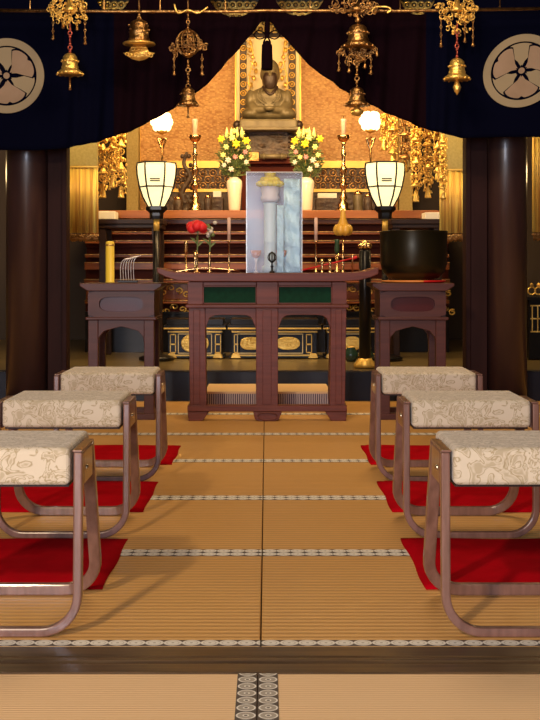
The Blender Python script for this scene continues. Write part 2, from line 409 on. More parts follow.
# gilded inscribed panels of the sanctuary wall
for a, b, lab in ((139, 236.5, 'gilded wall panel covered in fine inscription, left of the seated statue'), (299.5, 398, 'gilded wall panel covered in fine inscription, right of the seated statue')):
    t = thing('gilded_panel', (X((a+b)/2, 11.7), 11.7, 1.35), lab, 'wall panel')
    MB().box(X(a, 11.7), X(b, 11.7), 11.7, 11.74, 1.40, 3.0).build('inscribed_board', gold_wall, t, origin=(0, 0, 0))
    fm = MB()
    for e in (a, b): fm.box(X(e, 11.7)-.015, X(e, 11.7)+.015, 11.68, 11.74, 1.38, 3.0)
    fm.box(X(a, 11.7), X(b, 11.7), 11.68, 11.74, 1.36, 1.40)
    fm.build('frame', gold_paint, t)
# olive side posts
for a, b, lab in ((127, 139, 'olive gilt wall post left of the left lotus lamp'), (398.5, 412, 'olive gilt wall post behind the hanging ornaments on the right')):
    o = MB().box(X(a, 11.5), X(b, 11.5), 11.45, 11.6, PH, 3.0).build('wall_post', olive, bevel=.004, origin=(X(a, 11.5), 11.45, PH)); tag(o, lab, 'post')
# gilt transom above the curtain
t = thing('carved_transom', (0, 8.3, 2.42), 'gilt carved transom glimpsed above the curtain scallops', 'transom')
MB().box(-2.2, 2.2, 8.3, 8.36, 2.40, 3.1).build('backing_board', rock_m, t)
m = MB()
for i in range(96):
    cx = -2.2+.046*i
    for k in range(5): m.ring((cx+.023*(k % 2), 8.285, 2.44+.04*k), .022, .008, 'y', 10, 5); m.ball((cx+.023*(k % 2), 8.285, 2.44+.04*k), .010, seg=6, rings=4)
m.build('carved_scrolls', gold, t, smooth=True)
struct('trim_3', MB().box(-3, 3, 7.50, 7.72, 2.60, 2.9), dark_wood)
# pillars with jamb boards
for px0, px1, j0, j1, lab, labj in ((3, 47, 47, 66.5, 'round dark lacquered pillar at the left, behind the left stools', 'flat dark jamb board beside the left pillar'),
                              (488, 530, 466, 488, 'round dark lacquered pillar at the right, behind the right stools', 'flat dark jamb board beside the right pillar')):
    Y = 7.85; r = (X(px1, Y)-X(px0, Y))/2; cx = (X(px1, Y)+X(px0, Y))/2
    t = thing('pillar', (cx, Y+.1, 0), lab, 'pillar')
    MB().lathe([(r*1.0, .05), (r, 3.3)], (cx, Y+.1, 0), 48).build('shaft', pillar_lac, t, smooth=True)
    MB().lathe([(r+.02, 0), (r+.02, .035), (r+.005, .05)], (cx, Y+.1, 0), 48).build('base_plate', dkmetal, t)
    a, b = (X(j0, Y), X(j1, Y))
    o = MB().box(a, b, Y+.02, Y+.14, 0, 3.0).box(a if j0 > 200 else b-.03, a+.03 if j0 > 200 else b, Y, Y+.02, 0, 3.0).build('jamb_board', jamb_lac, origin=(a, Y+.02, 0), bevel=.004)
    tag(o, labj, 'jamb')

# ------------------------------------------------------------ curtain
CY = 7.55
def interp(tab, x):
    if x <= tab[0][0]: return tab[0][1]
    for (a, b), (c, d) in zip(tab, tab[1:]):
        if x <= c:
            t = (x-a)/(c-a); return b+(d-b)*t
    return tab[-1][1]
lb = [(-40, 150), (0, 150), (35, 150.5), (68, 148), (100, 141), (130, 131), (150, 122), (175, 107), (195, 94), (215, 76), (235, 53), (250, 35), (262, 22), (268, 20)]
rb = [(264, 20), (271, 22), (283, 36), (300, 56), (318, 72), (340, 88), (365, 102), (390, 114), (415, 125), (440, 133), (463, 138), (500, 137), (540, 137), (580, 137)]
hangs = [-30, 70, 139, 188, 266, 357, 457, 570]
def top_y(px):
    for a, b, d in ((93, 133, 13), (207, 262, 17), (272, 327, 16), (397, 438, 15)):
        if a < px < b: return -25+(d+25)*math.sin(PI*(px-a)/(b-a))**.3
    return -25
def fold(px, v, side):
    cc = 7 if side < 0 else 520
    d = abs(px-cc); k = max(0, min(1, (d-42)/40))
    return k*(.022*math.sin(px*.17+v*1.5)+.012*math.sin(px*.41+v*3))*(.4+.6*v)
def curtain(side):
    tab = lb if side < 0 else rb
    a, b = (-40, 268) if side < 0 else (264, 580)
    nx, nv = 150, 34; vs = []; fs = []; ms = []
    for i in range(nx+1):
        px = a+(b-a)*i/nx
        t, bt = top_y(px), max(interp(tab, px), top_y(px)+2)
        for j in range(nv+1):
            v = j/nv; py = t+(bt-t)*v
            p = W(px, py, CY); p.y = CY-fold(px, v, side); vs.append(p)
    for i in range(nx):
        px = a+(b-a)*i/nx
        for j in range(nv):
            q = i*(nv+1)+j; fs.append((q, q+1, q+nv+2, q+nv+1)); ms.append(1 if 112 < px < 425 else 0)
    lab = 'dark navy draped temple curtain, left half with a round crest' if side < 0 else 'dark navy draped temple curtain, right half with a round crest'
    t = thing('temple_curtain', (X((a+b)/2, CY), CY, Z(0, CY)), lab, 'curtain')
    mb = MB(); mb.add(vs, fs); mb.m = ms
    o = mb.build('cloth', [navy, maroon], t, smooth=True)
    s = o.modifiers.new('thick', 'SOLIDIFY'); s.thickness = .006
    # crest
    sc = CY/F
    if side < 0: c = W(7, 76, CY); kx, kz, sh = 1, 1, 0
    else: c = W(521, 71, CY); kx, kz, sh = 1.02, .97, .14
    def T(r, ang):
        x = r*math.cos(ang)*sc; z = r*math.sin(ang)*sc
        return (c.x+kx*x, c.z+kz*z+sh*x)
    m = MB(); n = 56; vs = []; fs = []
    for d in (CY-.012, CY-.006):
        for i in range(n):
            for r in (30, 37.5):
                q = T(r, 2*PI*i/n); vs.append((q[0], d, q[1]))
    for i in range(n):
        j = (i+1) % n
        fs.append((2*i, 2*i+1, 2*j+1, 2*j)); fs.append((2*n+2*i, 2*n+2*j, 2*n+2*j+1, 2*n+2*i+1))
        fs.append((2*i+1, 2*n+2*i+1, 2*n+2*j+1, 2*j+1)); fs.append((2*i, 2*j, 2*n+2*j, 2*n+2*i))
    m.add(vs, fs); cr = m.build('crest', crest_ring_m, t); cr['label'] = 'round pale crest with a flower in a ring'
    def petal(ang, wd, r1, notch, k=1.0):
        pts = []
        for i in range(33):
            u = -1+2*i/32
            a2 = ang+wd*k*u
            rr = r1*k*(1-.10*abs(u)**5) - notch*max(0, 1-abs(u)*7)
            pts.append((rr, a2))
        out = [T(3.5, ang)]
        out.append(T(10*k, ang-wd*k*.55)); out.append(T(17*k, ang-wd*k*.88))
        out += [T(r, a2) for r, a2 in pts]
        out.append(T(17*k, ang+wd*k*.88)); out.append(T(10*k, ang+wd*k*.55))
        return out
    for q in range(3):
        ang = PI/2+q*2*PI/3
        MB().prism(petal(ang, .58, 28.5, 0), CY-.009, CY-.006).build('petal', crest_ring_m, cr)
    for q in range(3):
        ang = -PI/2+q*2*PI/3+(.12 if side < 0 else 0)
        MB().prism(petal(ang, .72, 28.5, 2, 1.035), CY-.0095, CY-.006).build('petal_outline', navy, cr)
        MB().prism(petal(ang, .70, 28, 2), CY-.012, CY-.0096).build('petal', crest_m, cr)
    MB().prism([T(4.6, 2*PI*i/16) for i in range(16)], CY-.0145, CY-.009).build('flower_centre', navy, cr)
    m = MB(); m.prism([T(3.2, 2*PI*i/16) for i in range(16)], CY-.016, CY-.0145)
    m.build('flower_centre_dot', crest_m, cr)
    m = MB()
    for q in range(6):
        an = PI/2+q*PI/3
        m.prism([T(3.5, an-.2), T(5.4, an-.12), T(6.2, an), T(5.4, an+.12), T(3.5, an+.2)], CY-.0135, CY-.012)
    m.build('stamens', navy, cr)
curtain(-1); curtain(1)
# bow cord and tassel tying the curtain
Y = 7.46
t = thing('curtain_cord', W(267, 22, Y), 'dark knotted cord with bow and long tassel tying the curtain at the centre', 'cord')
m = MB(); m.tube([W(267, 12, Y+.02), W(267.3, 24, Y), W(267, 35, Y)], .016, 8).build('cord', maroon, t, smooth=True)
m = MB()
for sgn in (-1, 1):
    m.tube(catmull([W(267, 36, Y-.01), W(267+sgn*5, 31.5, Y-.02), W(267+sgn*10, 31.0, Y-.02), W(267+sgn*13, 35, Y-.02), W(267+sgn*8, 39.0, Y-.02), W(267, 36.5, Y-.01)], 6), .004, 6)
    m.tube(catmull([W(267, 36, Y-.01), W(267+sgn*2.4, 40, Y-.02), W(267+sgn*3.5, 43, Y-.01)], 5), .005, 6)
m.ball(W(267, 36, Y-.01), .014)
m.build('bow', maroon, t, smooth=True)
m = MB(); c = W(267, 70, Y); h = 28*Y/F
m.lathe([(.030, 0), (.034, .01), (.033, h*.55), (.031, h-.02), (.022, h-.004), (.008, h+.008)], c, 18).build('tassel', maroon, t, smooth=True)
for i in range(18):
    pass

# rail carrying the ornaments
RY = 7.36
t = thing('ornament_rail', (0, RY, Z(11, RY)), 'thin dark bronze rail along the top of the curtain', 'rail')
MB().tube([W(-30, 10, RY), W(120, 11.5, RY), W(240, 11.5, RY), W(266, 10.5, RY), W(400, 11, RY), W(575, 8, RY)], .010, 8).build('rod', gold_old, t, smooth=True)
m = MB()
for px in (30, 104, 160, 225, 310, 400, 500): MB().tube([W(px, 11, RY), (X(px, RY), RY+.03, 2.9), (X(px, RY), RY+.03, 3.3)], .004, 5).build('hanger', gold_old, t)

# ------------------------------------------------------------ hanging ornaments in front of the curtain
def chain(m, px, y0, y1, Y, r=1.6):
    n = max(2, int((y1-y0)/(r*1.7))); s = Y/F
    for i in range(n):
        p = W(px, y0+(y1-y0)*(i+.5)/n, Y)
        if i % 2: m.ball(p, r*s*.8, seg=8, rings=5)
        else: m.ring(p, r*s, r*s*.38, 'y' if i % 4 else 'x', 8, 4)
def bell(m, px, y0, y1, wr, Y, brim=1.3):
    s = Y/F; H = (y1-y0)*s; R = wr*s; c = W(px, y1, Y)
    m.lathe([(R*brim*.93, 0), (R*brim, H*.05), (R*brim, H*.12), (R*1.02, H*.22), (R*.86, H*.3), (R*.92, H*.36), (R*.82, H*.42), (R*.8, H*.6), (R*.88, H*.64), (R*.78, H*.7), (R*.72, H*.84), (R*.5, H*.94), (R*.2, H)], c, 20)
    for i in range(12):
        a = 2*PI*i/12
        m.ball(c+Vector((R*.88*math.cos(a), R*.88*math.sin(a), H*.62)), R*.11, seg=6, rings=4)
        m.ball(c+Vector((R*brim*math.cos(a), R*brim*math.sin(a), H*.04)), R*.14, seg=6, rings=4)
def scrolls(m, px, py, wx, wy, Y, n=14, seed=0):
    r2 = random.Random(seed); s = Y/F
    for i in range(n):
        a = r2.uniform(0, 2*PI); q = math.sqrt(r2.random()); dy = r2.uniform(-.03, .03)
        p = W(px+wx*q*math.cos(a), py+wy*q*math.sin(a), Y+dy)
        R = r2.uniform(1.6, 3.6)*s; st = r2.uniform(0, 6); dr = r2.choice((-1, 1)); pts = []
        for k in range(12):
            th = st+dr*k*.55; rr = R*(1-k*.065)
            pts.append(p+Vector((rr*math.cos(th), (k-6)*.001, rr*math.sin(th))))
        m.tube(pts, .0042, 5, scales=[1-.05*k for k in range(12)])
        if i % 2: m.ball(p, .006, seg=6, rings=4)
def drop(t, px, y0, y1, Y):
    m = MB(); s = Y/F; chain(m, px, y0, y1-5, Y, 1.1)
    c = W(px, y1, Y); m.lathe([(2.2*s, 0), (1.8*s, 1*s), (1.2*s, 3.5*s), (.5*s, 5.5*s)], c, 8)
    m.ball(c, 1.1*s, seg=6, rings=4)
    m.build('pendant', gold_old, t, smooth=True)
OY = 7.3
defs = [
 (70, 'tiered brass hanging ornament with bell, leftmost on the rail beside the left crest', 'A'),
 (139, 'brass hanging bell with wide disc rim and filigree plate below', 'B'),
 (188, 'brass hanging ornament with openwork globe and small bell, just left of the curtain opening', 'C'),
 (357, 'large brass hanging ornament with domed bell over the right lotus lamp', 'D'),
 (457, 'tiered brass hanging ornament with bell, rightmost on the rail beside the right crest', 'E')]
for px, lab, k in defs:
    t = thing('hanging_ornament', W(px, 0, OY), lab, 'hanging ornament', 'brass ornaments hanging in front of the curtain')
    s = OY/F
    def part(name, fn, mt=gold_old):
        m = MB(); fn(m); return m.build(name, mt, t, smooth=True)
    part('hook', lambda m: m.tube([W(px, 14, OY), W(px, -6, OY), (X(px, OY), OY, 3.3)], .005, 6))
    if k in 'AE':
        part('canopy', lambda m: (m.lathe([(5*s, 0), (7*s, 2*s), (4*s, 5*s), (2*s, 14*s)], W(px, 12, OY), 16), scrolls(m, px, 10, 21, 13, OY, 78, 3 if k == 'A' else 9), scrolls(m, px+(0 if k == 'A' else 3), 25 if k == 'E' else 18, 14, 10, OY, 22, 5)), gold)
        for dx, a, b in ((-17, 18, 39), (15, 18, 44), (-7, 20, 28), (7, 20, 30)) if k == 'A' else ((-16, 14, 47), (16, 16, 46), (8, 20, 42), (-8, 18, 24)):
            drop(t, px+dx, a, b, OY)
        part('chain', lambda m: chain(m, px, 24, 58 if k == 'E' else 53, OY, 2.0), mat('red_gilt_beads', (.55, .12, .08), .3, .7) if 'red_gilt_beads' not in MAT else MAT['red_gilt_beads'])
        y = 53 if k == 'A' else 58
        part('bell', lambda m: bell(m, px, y, y+22, 9.5, OY, 1.35), gold)
        if k == 'A': part('clapper', lambda m: m.lathe([(1.8*s, 0), (1.2*s, 3*s), (.8*s, 13*s)], W(px, 90, OY), 8))
        else: part('clapper', lambda m: m.lathe([(.4*s, 0), (3*s, 4*s), (4.2*s, 8*s), (2.5*s, 12*s), (1*s, 16*s)], W(px, 95, OY), 10), gold)
    if k == 'B':
        part('chain', lambda m: chain(m, px, 10, 20, OY, 1.8))
        part('bell', lambda m: (m.lathe([(10.5*s, 0), (10.8*s, 3*s), (9.6*s, 4*s), (9.8*s, 9*s), (10.3*s, 10*s), (9.2*s, 11*s), (9*s, 17*s), (8*s, 20*s), (4*s, 22*s), (1*s, 24*s)], W(px, 42, OY), 20), [m.ball(W(px, 30, OY)+Vector((10*s*math.cos(a*PI/5), 10*s*math.sin(a*PI/5), (a % 2)*5*s)), 1.3*s, seg=6, rings=4) for a in range(10)]))
        part('disc_rim', lambda m: m.lathe([(15.5*s, 0), (16.5*s, 1*s), (15.5*s, 2.2*s), (9*s, 4*s)], W(px, 45, OY), 28), gold)
        def plate(m):
            pts = [(-16, 53), (-12, 56), (-7, 59), (0, 61), (7, 59), (12, 56), (16, 53), (10, 52), (8, 47), (3, 44), (-3, 44), (-8, 47), (-10, 52)]
            m.prism([(X(px+a, OY), Z(b, OY)) for a, b in pts], OY-.006, OY+.006)
            for i in range(9): m.ring(W(px-12+3*i, 54+1.5*math.sin(i), OY-.01), 1.7*s, .4*s, 'y', 8, 4)
            for i in range(4): m.ring(W(px-6+4*i, 49, OY-.01), 1.8*s, .4*s, 'y', 8, 4)
        part('filigree_plate', plate, gold)
    if k == 'C':
        part('chain', lambda m: chain(m, px, 14, 30, OY, 1.7)); part('chain', lambda m: chain(m, px, 60, 88, OY, 2.2))
        part('arm', lambda m: m.tube(catmull([W(px-14, 4, OY), W(px-10, 13, OY), W(px, 10, OY), W(px+10, 13, OY), W(px+20, 7, OY)], 6), .006, 6), gold)
        def globe(m):
            for i in range(6):
                a = i*PI/6; c = W(px, 43, OY); m.sweep([c+Vector((12*s*math.cos(q)*math.cos(a), 12*s*math.cos(q)*math.sin(a), 13*s*math.sin(q))) for q in [2*PI*j/20 for j in range(20)]], [(.004*math.cos(w2), .004*math.sin(w2)) for w2 in (0, 1.57, 3.14, 4.71)], True)
            for d in (-6, 0, 6): m.ring(W(px, 43+d, OY), math.sqrt(max(1, 144-d*d*1.0))*s*.98, .004, 'z', 18, 4)
            m.lathe([(7*s, 0), (5*s, 3*s), (1.5*s, 6*s)], W(px, 34, OY), 12)
            m.lathe([(1*s, 0), (5*s, 2*s), (6*s, 4*s)], W(px, 58, OY), 12)
            scrolls(m, px, 43, 9, 10, OY-.04, 12, 4)
        part('openwork_globe', globe)
        part('side_scroll', lambda m: scrolls(m, px-14, 47, 4, 9, OY, 14, 11)); part('side_scroll', lambda m: scrolls(m, px+14, 47, 4, 9, OY, 14, 12))
        drop(t, px-14, 54, 75, OY); drop(t, px+14, 54, 75, OY)
        part('bell', lambda m: bell(m, px, 87, 106, 8.5, OY, 1.25))
        part('clapper', lambda m: m.lathe([(1.6*s, 0), (1*s, 3*s), (.7*s, 12*s)], W(px, 118, OY), 8))
    if k == 'D':
        part('canopy', lambda m: (m.lathe([(6*s, 0), (8*s, 2*s), (4*s, 5*s), (2*s, 12*s)], W(px, 12, OY), 16), scrolls(m, px, 7, 26, 8, OY, 64, 21)))
        part('arm', lambda m: m.tube(catmull([W(px+14, 11, OY), W(px+20, 7, OY), W(px+30, 7, OY), W(px+34, 10, OY), W(px+30, 13, OY)], 6), .006, 6), gold)
        part('bead', lambda m: (m.ball(W(px+1, 20, OY), 3.2*s, seg=12), chain(m, px, 10, 17, OY, 1.5)))
        part('dome', lambda m: bell(m, px+1, 24, 48, 12, OY, 1.35))
        part('skirt_scrolls', lambda m: (scrolls(m, px, 51, 19, 6, OY, 40, 31), scrolls(m, px-2, 60, 9, 7, OY, 18, 33)))
        for dx, a, b in ((-18, 50, 71), (-8, 54, 72), (8, 54, 68), (14, 54, 74), (20, 48, 56)): drop(t, px+dx, a, b, OY)
        part('chain', lambda m: chain(m, px, 54, 88, OY, 2.2))
        part('bell', lambda m: bell(m, px, 87, 106, 9, OY, 1.35))
        part('clapper', lambda m: m.lathe([(2*s, 0), (6*s, 2*s), (7*s, 5*s), (3*s, 8*s), (2*s, 10*s)], W(px, 116, OY), 12), gold)

# ------------------------------------------------------------ stools
def make_stool(label):
    # local frame: centre X 0, near frame front at Y 0, depth .42
    t = thing('folding_stool', (0, 0, 0), label, 'stool', 'low bentwood stools in two columns')
    hw = .216; th = .025; ztop = .425; R = .085
    def U(ytop, ybot, d, th):
        q = hw-th/2; pts = [(-q, ztop), (-q, .3)]
        for i in range(9):
            a = PI+(PI/2)*i/8; pts.append((-q+R+R*math.cos(a), R+th/2+R*math.sin(a)))
        for i in range(9):
            a = 1.5*PI+(PI/2)*i/8; pts.append((q-R+R*math.cos(a), R+th/2+R*math.sin(a)))
        pts += [(q, .3), (q, ztop)]
        sec = [(-th/2, -d/2), (th/2, -d/2), (th/2, d/2), (-th/2, d/2)]
        return MB().sweep([Vector((x, ytop+(ybot-ytop)*(1-z/ztop), z)) for x, z in pts], sec)
    U(.030, .014, .026, .021).build('front_frame', frame_wood, t, bevel=.004)
    U(.205, .392, .026, .030).build('rear_frame', frame_wood, t, bevel=.004)
    for sgn in (-1, 1):
        q = sgn*(hw-th/2)
        o = MB().box(q-th/2, q+th/2, .044, .19, ztop-.080, ztop).build('side_rail', frame_wood, t, bevel=.004)
        m = MB()
        MB().ball((q+sgn*th/2, .09, ztop-.045), .008, sx=.6, seg=10).build('bolt', steel, o, smooth=True)
        MB().box(q-th*.45, q+th*.45, .02, .222, ztop+.0005, ztop+.006).build('rail_cap', frame_wood, t, bevel=.002)
    w2 = hw-th-.003; z0, z1 = .350, .438
    c = MB().box(-w2, w2, .008, .335, z0, z1).build('cushion', brocade_m, t)
    b = c.modifiers.new('bevel', 'BEVEL'); b.width = .014; b.segments = 4
    MB().box(-w2+.006, w2-.006, .03, .32, z0-.006, z0-.0005).build('seat_board', dark_wood, t)
    return t
stools = [(-.644, 2.90, 'nearest stool on the left, gold brocade cushion cut by the photo edge'),
          (-.650, 3.965, 'second stool from the front on the left, gold brocade cushion'),
          (-.640, 5.03, 'farthest stool on the left, in front of the left side stand'),
          (.622, 2.90, 'nearest stool on the right, gold brocade cushion cut by the photo edge'),
          (.650, 3.965, 'second stool from the front on the right, gold brocade cushion'),
          (.655, 5.03, 'farthest stool on the right, in front of the bowl stand')]
base = make_stool(stools[0][2]); base.location = (stools[0][0], stools[0][1], 0)
for x, y, lab in stools[1:]: copy_tree(base, (x, y, 0), lab)
mats_ = [(-.436, -1, 3.335, 3.955, 'red felt kneeling mat behind the nearest left stool'), (-.432, -1, 4.40, 5.02, 'red felt kneeling mat behind the second left stool'), (-.412, -1, 5.47, 6.05, 'red felt kneeling mat behind the farthest left stool'),
         (.424, 1, 3.335, 3.955, 'red felt kneeling mat behind the nearest right stool'), (.442, 1, 4.40, 5.02, 'red felt kneeling mat behind the second right stool'), (.455, 1, 5.47, 6.05, 'red felt kneeling mat behind the farthest right stool')]
for xi, sg, y0, y1, lab in mats_:
    wd = .66; x0, x1 = (xi-wd, xi) if sg < 0 else (xi, xi+wd)
    m = MB(); nx, ny = 20, 20; vs = []; fs = []
    for i in range(nx+1):
        for j in range(ny+1):
            u, v = i/nx, j/ny; e = min(u, 1-u, v, 1-v)
            zz = .004+.010*min(1, e*9)**.5+.0015*math.sin(9*u+5*v+xi*20)
            vs.append((x0+(x1-x0)*u+.003*math.sin(v*9+xi*7), y0+(y1-y0)*v+.003*math.sin(u*8), zz))
    b0 = len(vs)
    for i in range(nx+1):
        for j in range(ny+1):
            p = vs[i*(ny+1)+j]; vs.append((p[0], p[1], .0005))
    for i in range(nx):
        for j in range(ny):
            q = i*(ny+1)+j; fs.append((q, q+ny+1, q+ny+2, q+1)); fs.append((b0+q, b0+q+1, b0+q+ny+2, b0+q+ny+1))
    for j in range(ny):
        fs.append((j, j+1, b0+j+1, b0+j)); q = nx*(ny+1)+j; fs.append((q, b0+q, b0+q+1, q+1))
    for i in range(nx):
        q = i*(ny+1); fs.append((q, b0+q, b0+q+ny+1, q+ny+1)); q += ny; fs.append((q, q+ny+1, b0+q+ny+1, b0+q))
    m.add(vs, fs); o = m.build('kneeling_mat', red_felt, smooth=True, origin=((x0+x1)/2, (y0+y1)/2, 0)); tag(o, lab, 'floor mat', 'red felt mats between the stools')

# ------------------------------------------------------------ front altar table
TY = 7.06; TB = 7.45
def tx(p): return X(p, TY)
def tz(p): return Z(p, TY)
t = thing('altar_table', (0, TY+.18, 0), 'reddish brown wooden altar table with upturned ends and green panels', 'table')
# top board with upturned ends
pts = []
top = [(157, 267.6), (162, 268.6), (168, 270.6), (178, 272.2), (200, 272.8), (267, 273), (335, 272.8), (357, 272.2), (367, 270.6), (373, 268.8), (378.5, 267.4)]
bot = [(378, 274), (370, 277.5), (358, 280.5), (340, 281.5), (267, 281.5), (195, 281.5), (178, 280.5), (166, 277), (158, 273)]
MB().prism([(tx(a), tz(b)) for a, b in top+bot], TY-.03, TB+.03).build('tabletop', table_wood, t, bevel=.004)
z_ap0, z_ap1 = tz(304.5), tz(281.8)
m = MB().box(tx(187.5), tx(203), TY, TY+.03, z_ap0, z_ap1).box(tx(256.5), tx(278), TY, TY+.03, z_ap0, z_ap1).box(tx(332), tx(347), TY, TY+.03, z_ap0, z_ap1)
for q0, q1 in ((203.2, 256.3), (278.2, 331.8)): m.box(tx(q0), tx(q1), TY+.002, TY+.03, tz(286), z_ap1).box(tx(q0), tx(q1), TY+.002, TY+.03, z_ap0, tz(303.5))
m.box(tx(187.5), tx(190.5), TY+.03, TB, z_ap0, z_ap1).box(tx(344), tx(347), TY+.03, TB, z_ap0, z_ap1).box(tx(187.5), tx(347), TB-.02, TB, z_ap0, z_ap1)
m.build('apron', table_wood, t, bevel=.003)
for a, b in ((203, 256.5), (278, 332)):
    p = MB().box(tx(a)+.002, tx(b)-.002, TY+.014, TY+.022, tz(303.4), tz(286.2)).build('green_panel', green_cloth, t)
    m = MB().box(tx(a), tx(b), TY-.004, TY+.0, tz(287), tz(286)).box(tx(a), tx(b), TY-.004, TY, tz(303.8), tz(302.8)).box(tx(a), tx(a)+.005, TY-.004, TY, tz(303.8), tz(286)).box(tx(b)-.005, tx(b), TY-.004, TY, tz(303.8), tz(286))
    m.build('panel_moulding', table_wood, p, bevel=.001)
MB().box(tx(185.5), tx(349), TY-.012, TB+.01, tz(308), tz(304.5)).build('ledge', table_wood, t, bevel=.004)
zl0, zl1 = tz(406), tz(308)
def tleg(a, b, y0, y1, a2=None, b2=None):
    a2 = a if a2 is None else a2; b2 = b if b2 is None else b2
    m = MB(); w_ = 0
    vs = [(tx(a2), y0, zl0), (tx(b2), y0, zl0), (tx(b2), y1, zl0), (tx(a2), y1, zl0), (tx(a), y0, zl1), (tx(b), y0, zl1), (tx(b), y1, zl1), (tx(a), y1, zl1)]
    m.add(vs, [(3, 2, 1, 0), (4, 5, 6, 7), (0, 1, 5, 4), (1, 2, 6, 5), (2, 3, 7, 6), (3, 0, 4, 7)])
    # raised centre moulding
    ca, cb = a+(b-a)*.3, b-(b-a)*.3
    m.box(tx(ca), tx(cb), y0-.005, y0, zl0+.01, zl1-.01)
    return m.build('leg', table_wood, t, bevel=.003)
tleg(188.5, 205, TY, TY+.09, 190, 206.5); tleg(256, 278, TY, TY+.06, 256, 278); tleg(331, 346.5, TY, TY+.09, 329.5, 345)
tleg(188.5, 203, TB-.08, TB, 190, 204); tleg(333, 346.5, TB-.08, TB, 331, 345)
# arched valance
for a, b in ((205, 256), (278, 331)):
    out = [(a, 308), (b, 308), (b, 330)]
    n = 12
    arc = [(b-2, 324), (b-4.5, 318), (b-9, 315.5), (b-15, 315)]
    arc2 = [(a+15, 315), (a+9, 315.5), (a+4.5, 318), (a+2, 324), (a, 330)]
    MB().prism([(tx(p), tz(q)) for p, q in out+arc+arc2], TY+.012, TY+.035).build('arched_valance', table_wood, t, bevel=.002)
MB().box(tx(187.5), tx(347), TY-.004, TY+.07, tz(411.5), tz(405.5)).box(tx(187.5), tx(190.5), TY+.07, TB, tz(411.5), tz(405.5)).box(tx(344), tx(347), TY+.07, TB, tz(411.5), tz(405.5)).build('bottom_rail', table_wood, t, bevel=.003)
zf = tz(411.6)
def foot(p, y0, y1): return MB().prism([(tx(a), q) for a, q in p], y0, y1).build('foot', table_wood, t, bevel=.003)
for y0, y1 in ((TY, TY+.08), (TB-.08, TB)):
    foot([(187.5, zf), (209, zf), (205, .02), (202, 0), (188.5, 0)], y0, y1)
    foot([(325, zf), (347, zf), (346, 0), (331, 0), (329, .02)], y0, y1)
ft = foot([(253, zf), (282, zf), (279, .01), (275, 0), (259, 0), (255, .01)], TY-.01, TY+.06)
MB().ring((tx(267.5), TY-.012, zf/2+.002), .05, .004, 'y', 24, 5, sx=1.1, sy=.42).build('carved_oval', table_wood, ft, smooth=True)

# low straw platform under the table
t = thing('low_platform', (-.005, 7.72, 0), 'low straw-topped platform with striped cloth edge under the altar table', 'platform')
MB().box(-.372, .385, 7.60, 8.12, 0, .100).build('striped_edge', striped_m, t)
MB().box(-.374, .387, 7.598, 8.122, .100, .114).build('straw_top', tat_front, t, bevel=.003)

# ------------------------------------------------------------ side stands
def make_stand(label):
    # local: centre x 0, front y 0, on tatami
    Ys = 7.12; s = Ys/F
    t = thing('side_stand', (0, 0, 0), label, 'stand', 'reddish wooden stands at both sides of the altar table')
    zt = .776; hw = 41*s; bw = 33*s; D = .36
    def L(v): return v*s
    top = [(-hw, zt), (hw, zt), (hw, zt-L(3)), (hw-L(3), zt-L(5)), (bw, zt-L(8)), (-bw, zt-L(8)), (-hw+L(3), zt-L(5)), (-hw, zt-L(3))]
    MB().prism(top, -.02, D+.02).build('tabletop', stand_wood, t, bevel=.004)
    z1 = zt-L(8.2); z0 = zt-L(34)
    # front board with cartouche opening
    m = MB(); zc = (z1+z0)/2; n = 28
    cut = []
    for i in range(n):
        a = 2*PI*i/n; c, si = math.cos(a), math.sin(a)
        cut.append((math.copysign(abs(c)**.45, c)*L(22), zc+math.copysign(abs(si)**.8, si)*L(7.5)))
    ou = []
    for i in range(n):
        a = 2*PI*i/n; c, si = math.cos(a), math.sin(a); k = 1/max(abs(c), abs(si)); ou.append((c*k*bw, zc+si*k*(z1-z0)/2))
    for y, fl_ in ((0, 0), (.018, 1)):
        pass
    vs = [(a, 0, b) for a, b in ou]+[(a, 0, b) for a, b in cut]+[(a, .018, b) for a, b in ou]+[(a, .018, b) for a, b in cut]
    fs = []
    for i in range(n):
        j = (i+1) % n
        fs += [(i, j, n+j, n+i), (2*n+i, 3*n+i, 3*n+j, 2*n+j), (n+i, n+j, 3*n+j, 3*n+i), (i, 2*n+i, 2*n+j, j)]
    m.add(vs, fs); m.build('front_board', stand_wood, t)
    MB().box(-bw, bw, .03, .04, z0, z1).build('inner_panel', mat('dark_red_lacquer', (.07, .006, .004), .3, spec=.3), t)
    m = MB().box(-bw, -bw+.015, .018, D, z0, z1).box(bw-.015, bw, .018, D, z0, z1).box(-bw, bw, D-.015, D, z0, z1); m.build('side_board', stand_wood, t)
    MB().box(-bw-L(2.5), bw+L(2.5), -.012, D+.012, z0-L(3), z0).build('ledge', stand_wood, t, bevel=.004)
    z2 = z0-L(3); 
    for y0, y1 in ((0, .05), (D-.05, D)):
        for sg in (-1, 1):
            MB().box(sg*bw, sg*(bw-L(10)), y0, y1, .03, z2).build('leg', stand_wood, t, bevel=.003)
        pts = [(-bw+L(10), z2), (bw-L(10), z2), (bw-L(10), z2-L(26)), (bw-L(11), z2-L(17)), (bw-L(16), z2-L(11)), (L(6), z2-L(8)), (0, z2-L(6.5)), (-L(6), z2-L(8)), (-bw+L(16), z2-L(11)), (-bw+L(11), z2-L(17)), (-bw+L(10), z2-L(26))]
        MB().prism(pts, y0+.008, y1-.012).build('arched_valance', stand_wood, t, bevel=.002)
    MB().box(-bw-.006, bw+.006, -.006, .055, .0, .035).box(-bw-.006, bw+.006, D-.055, D+.006, 0, .035).box(-bw-.006, -bw+.05, .055, D-.055, 0, .035).box(bw-.05, bw+.006, .055, D-.055, 0, .035).build('base_frame', stand_wood, t, bevel=.003)
    return t
sa = make_stand('wooden stand left of the altar table with cartouche front')
sa.location = (X(121, 7.12), 7.12, 0)
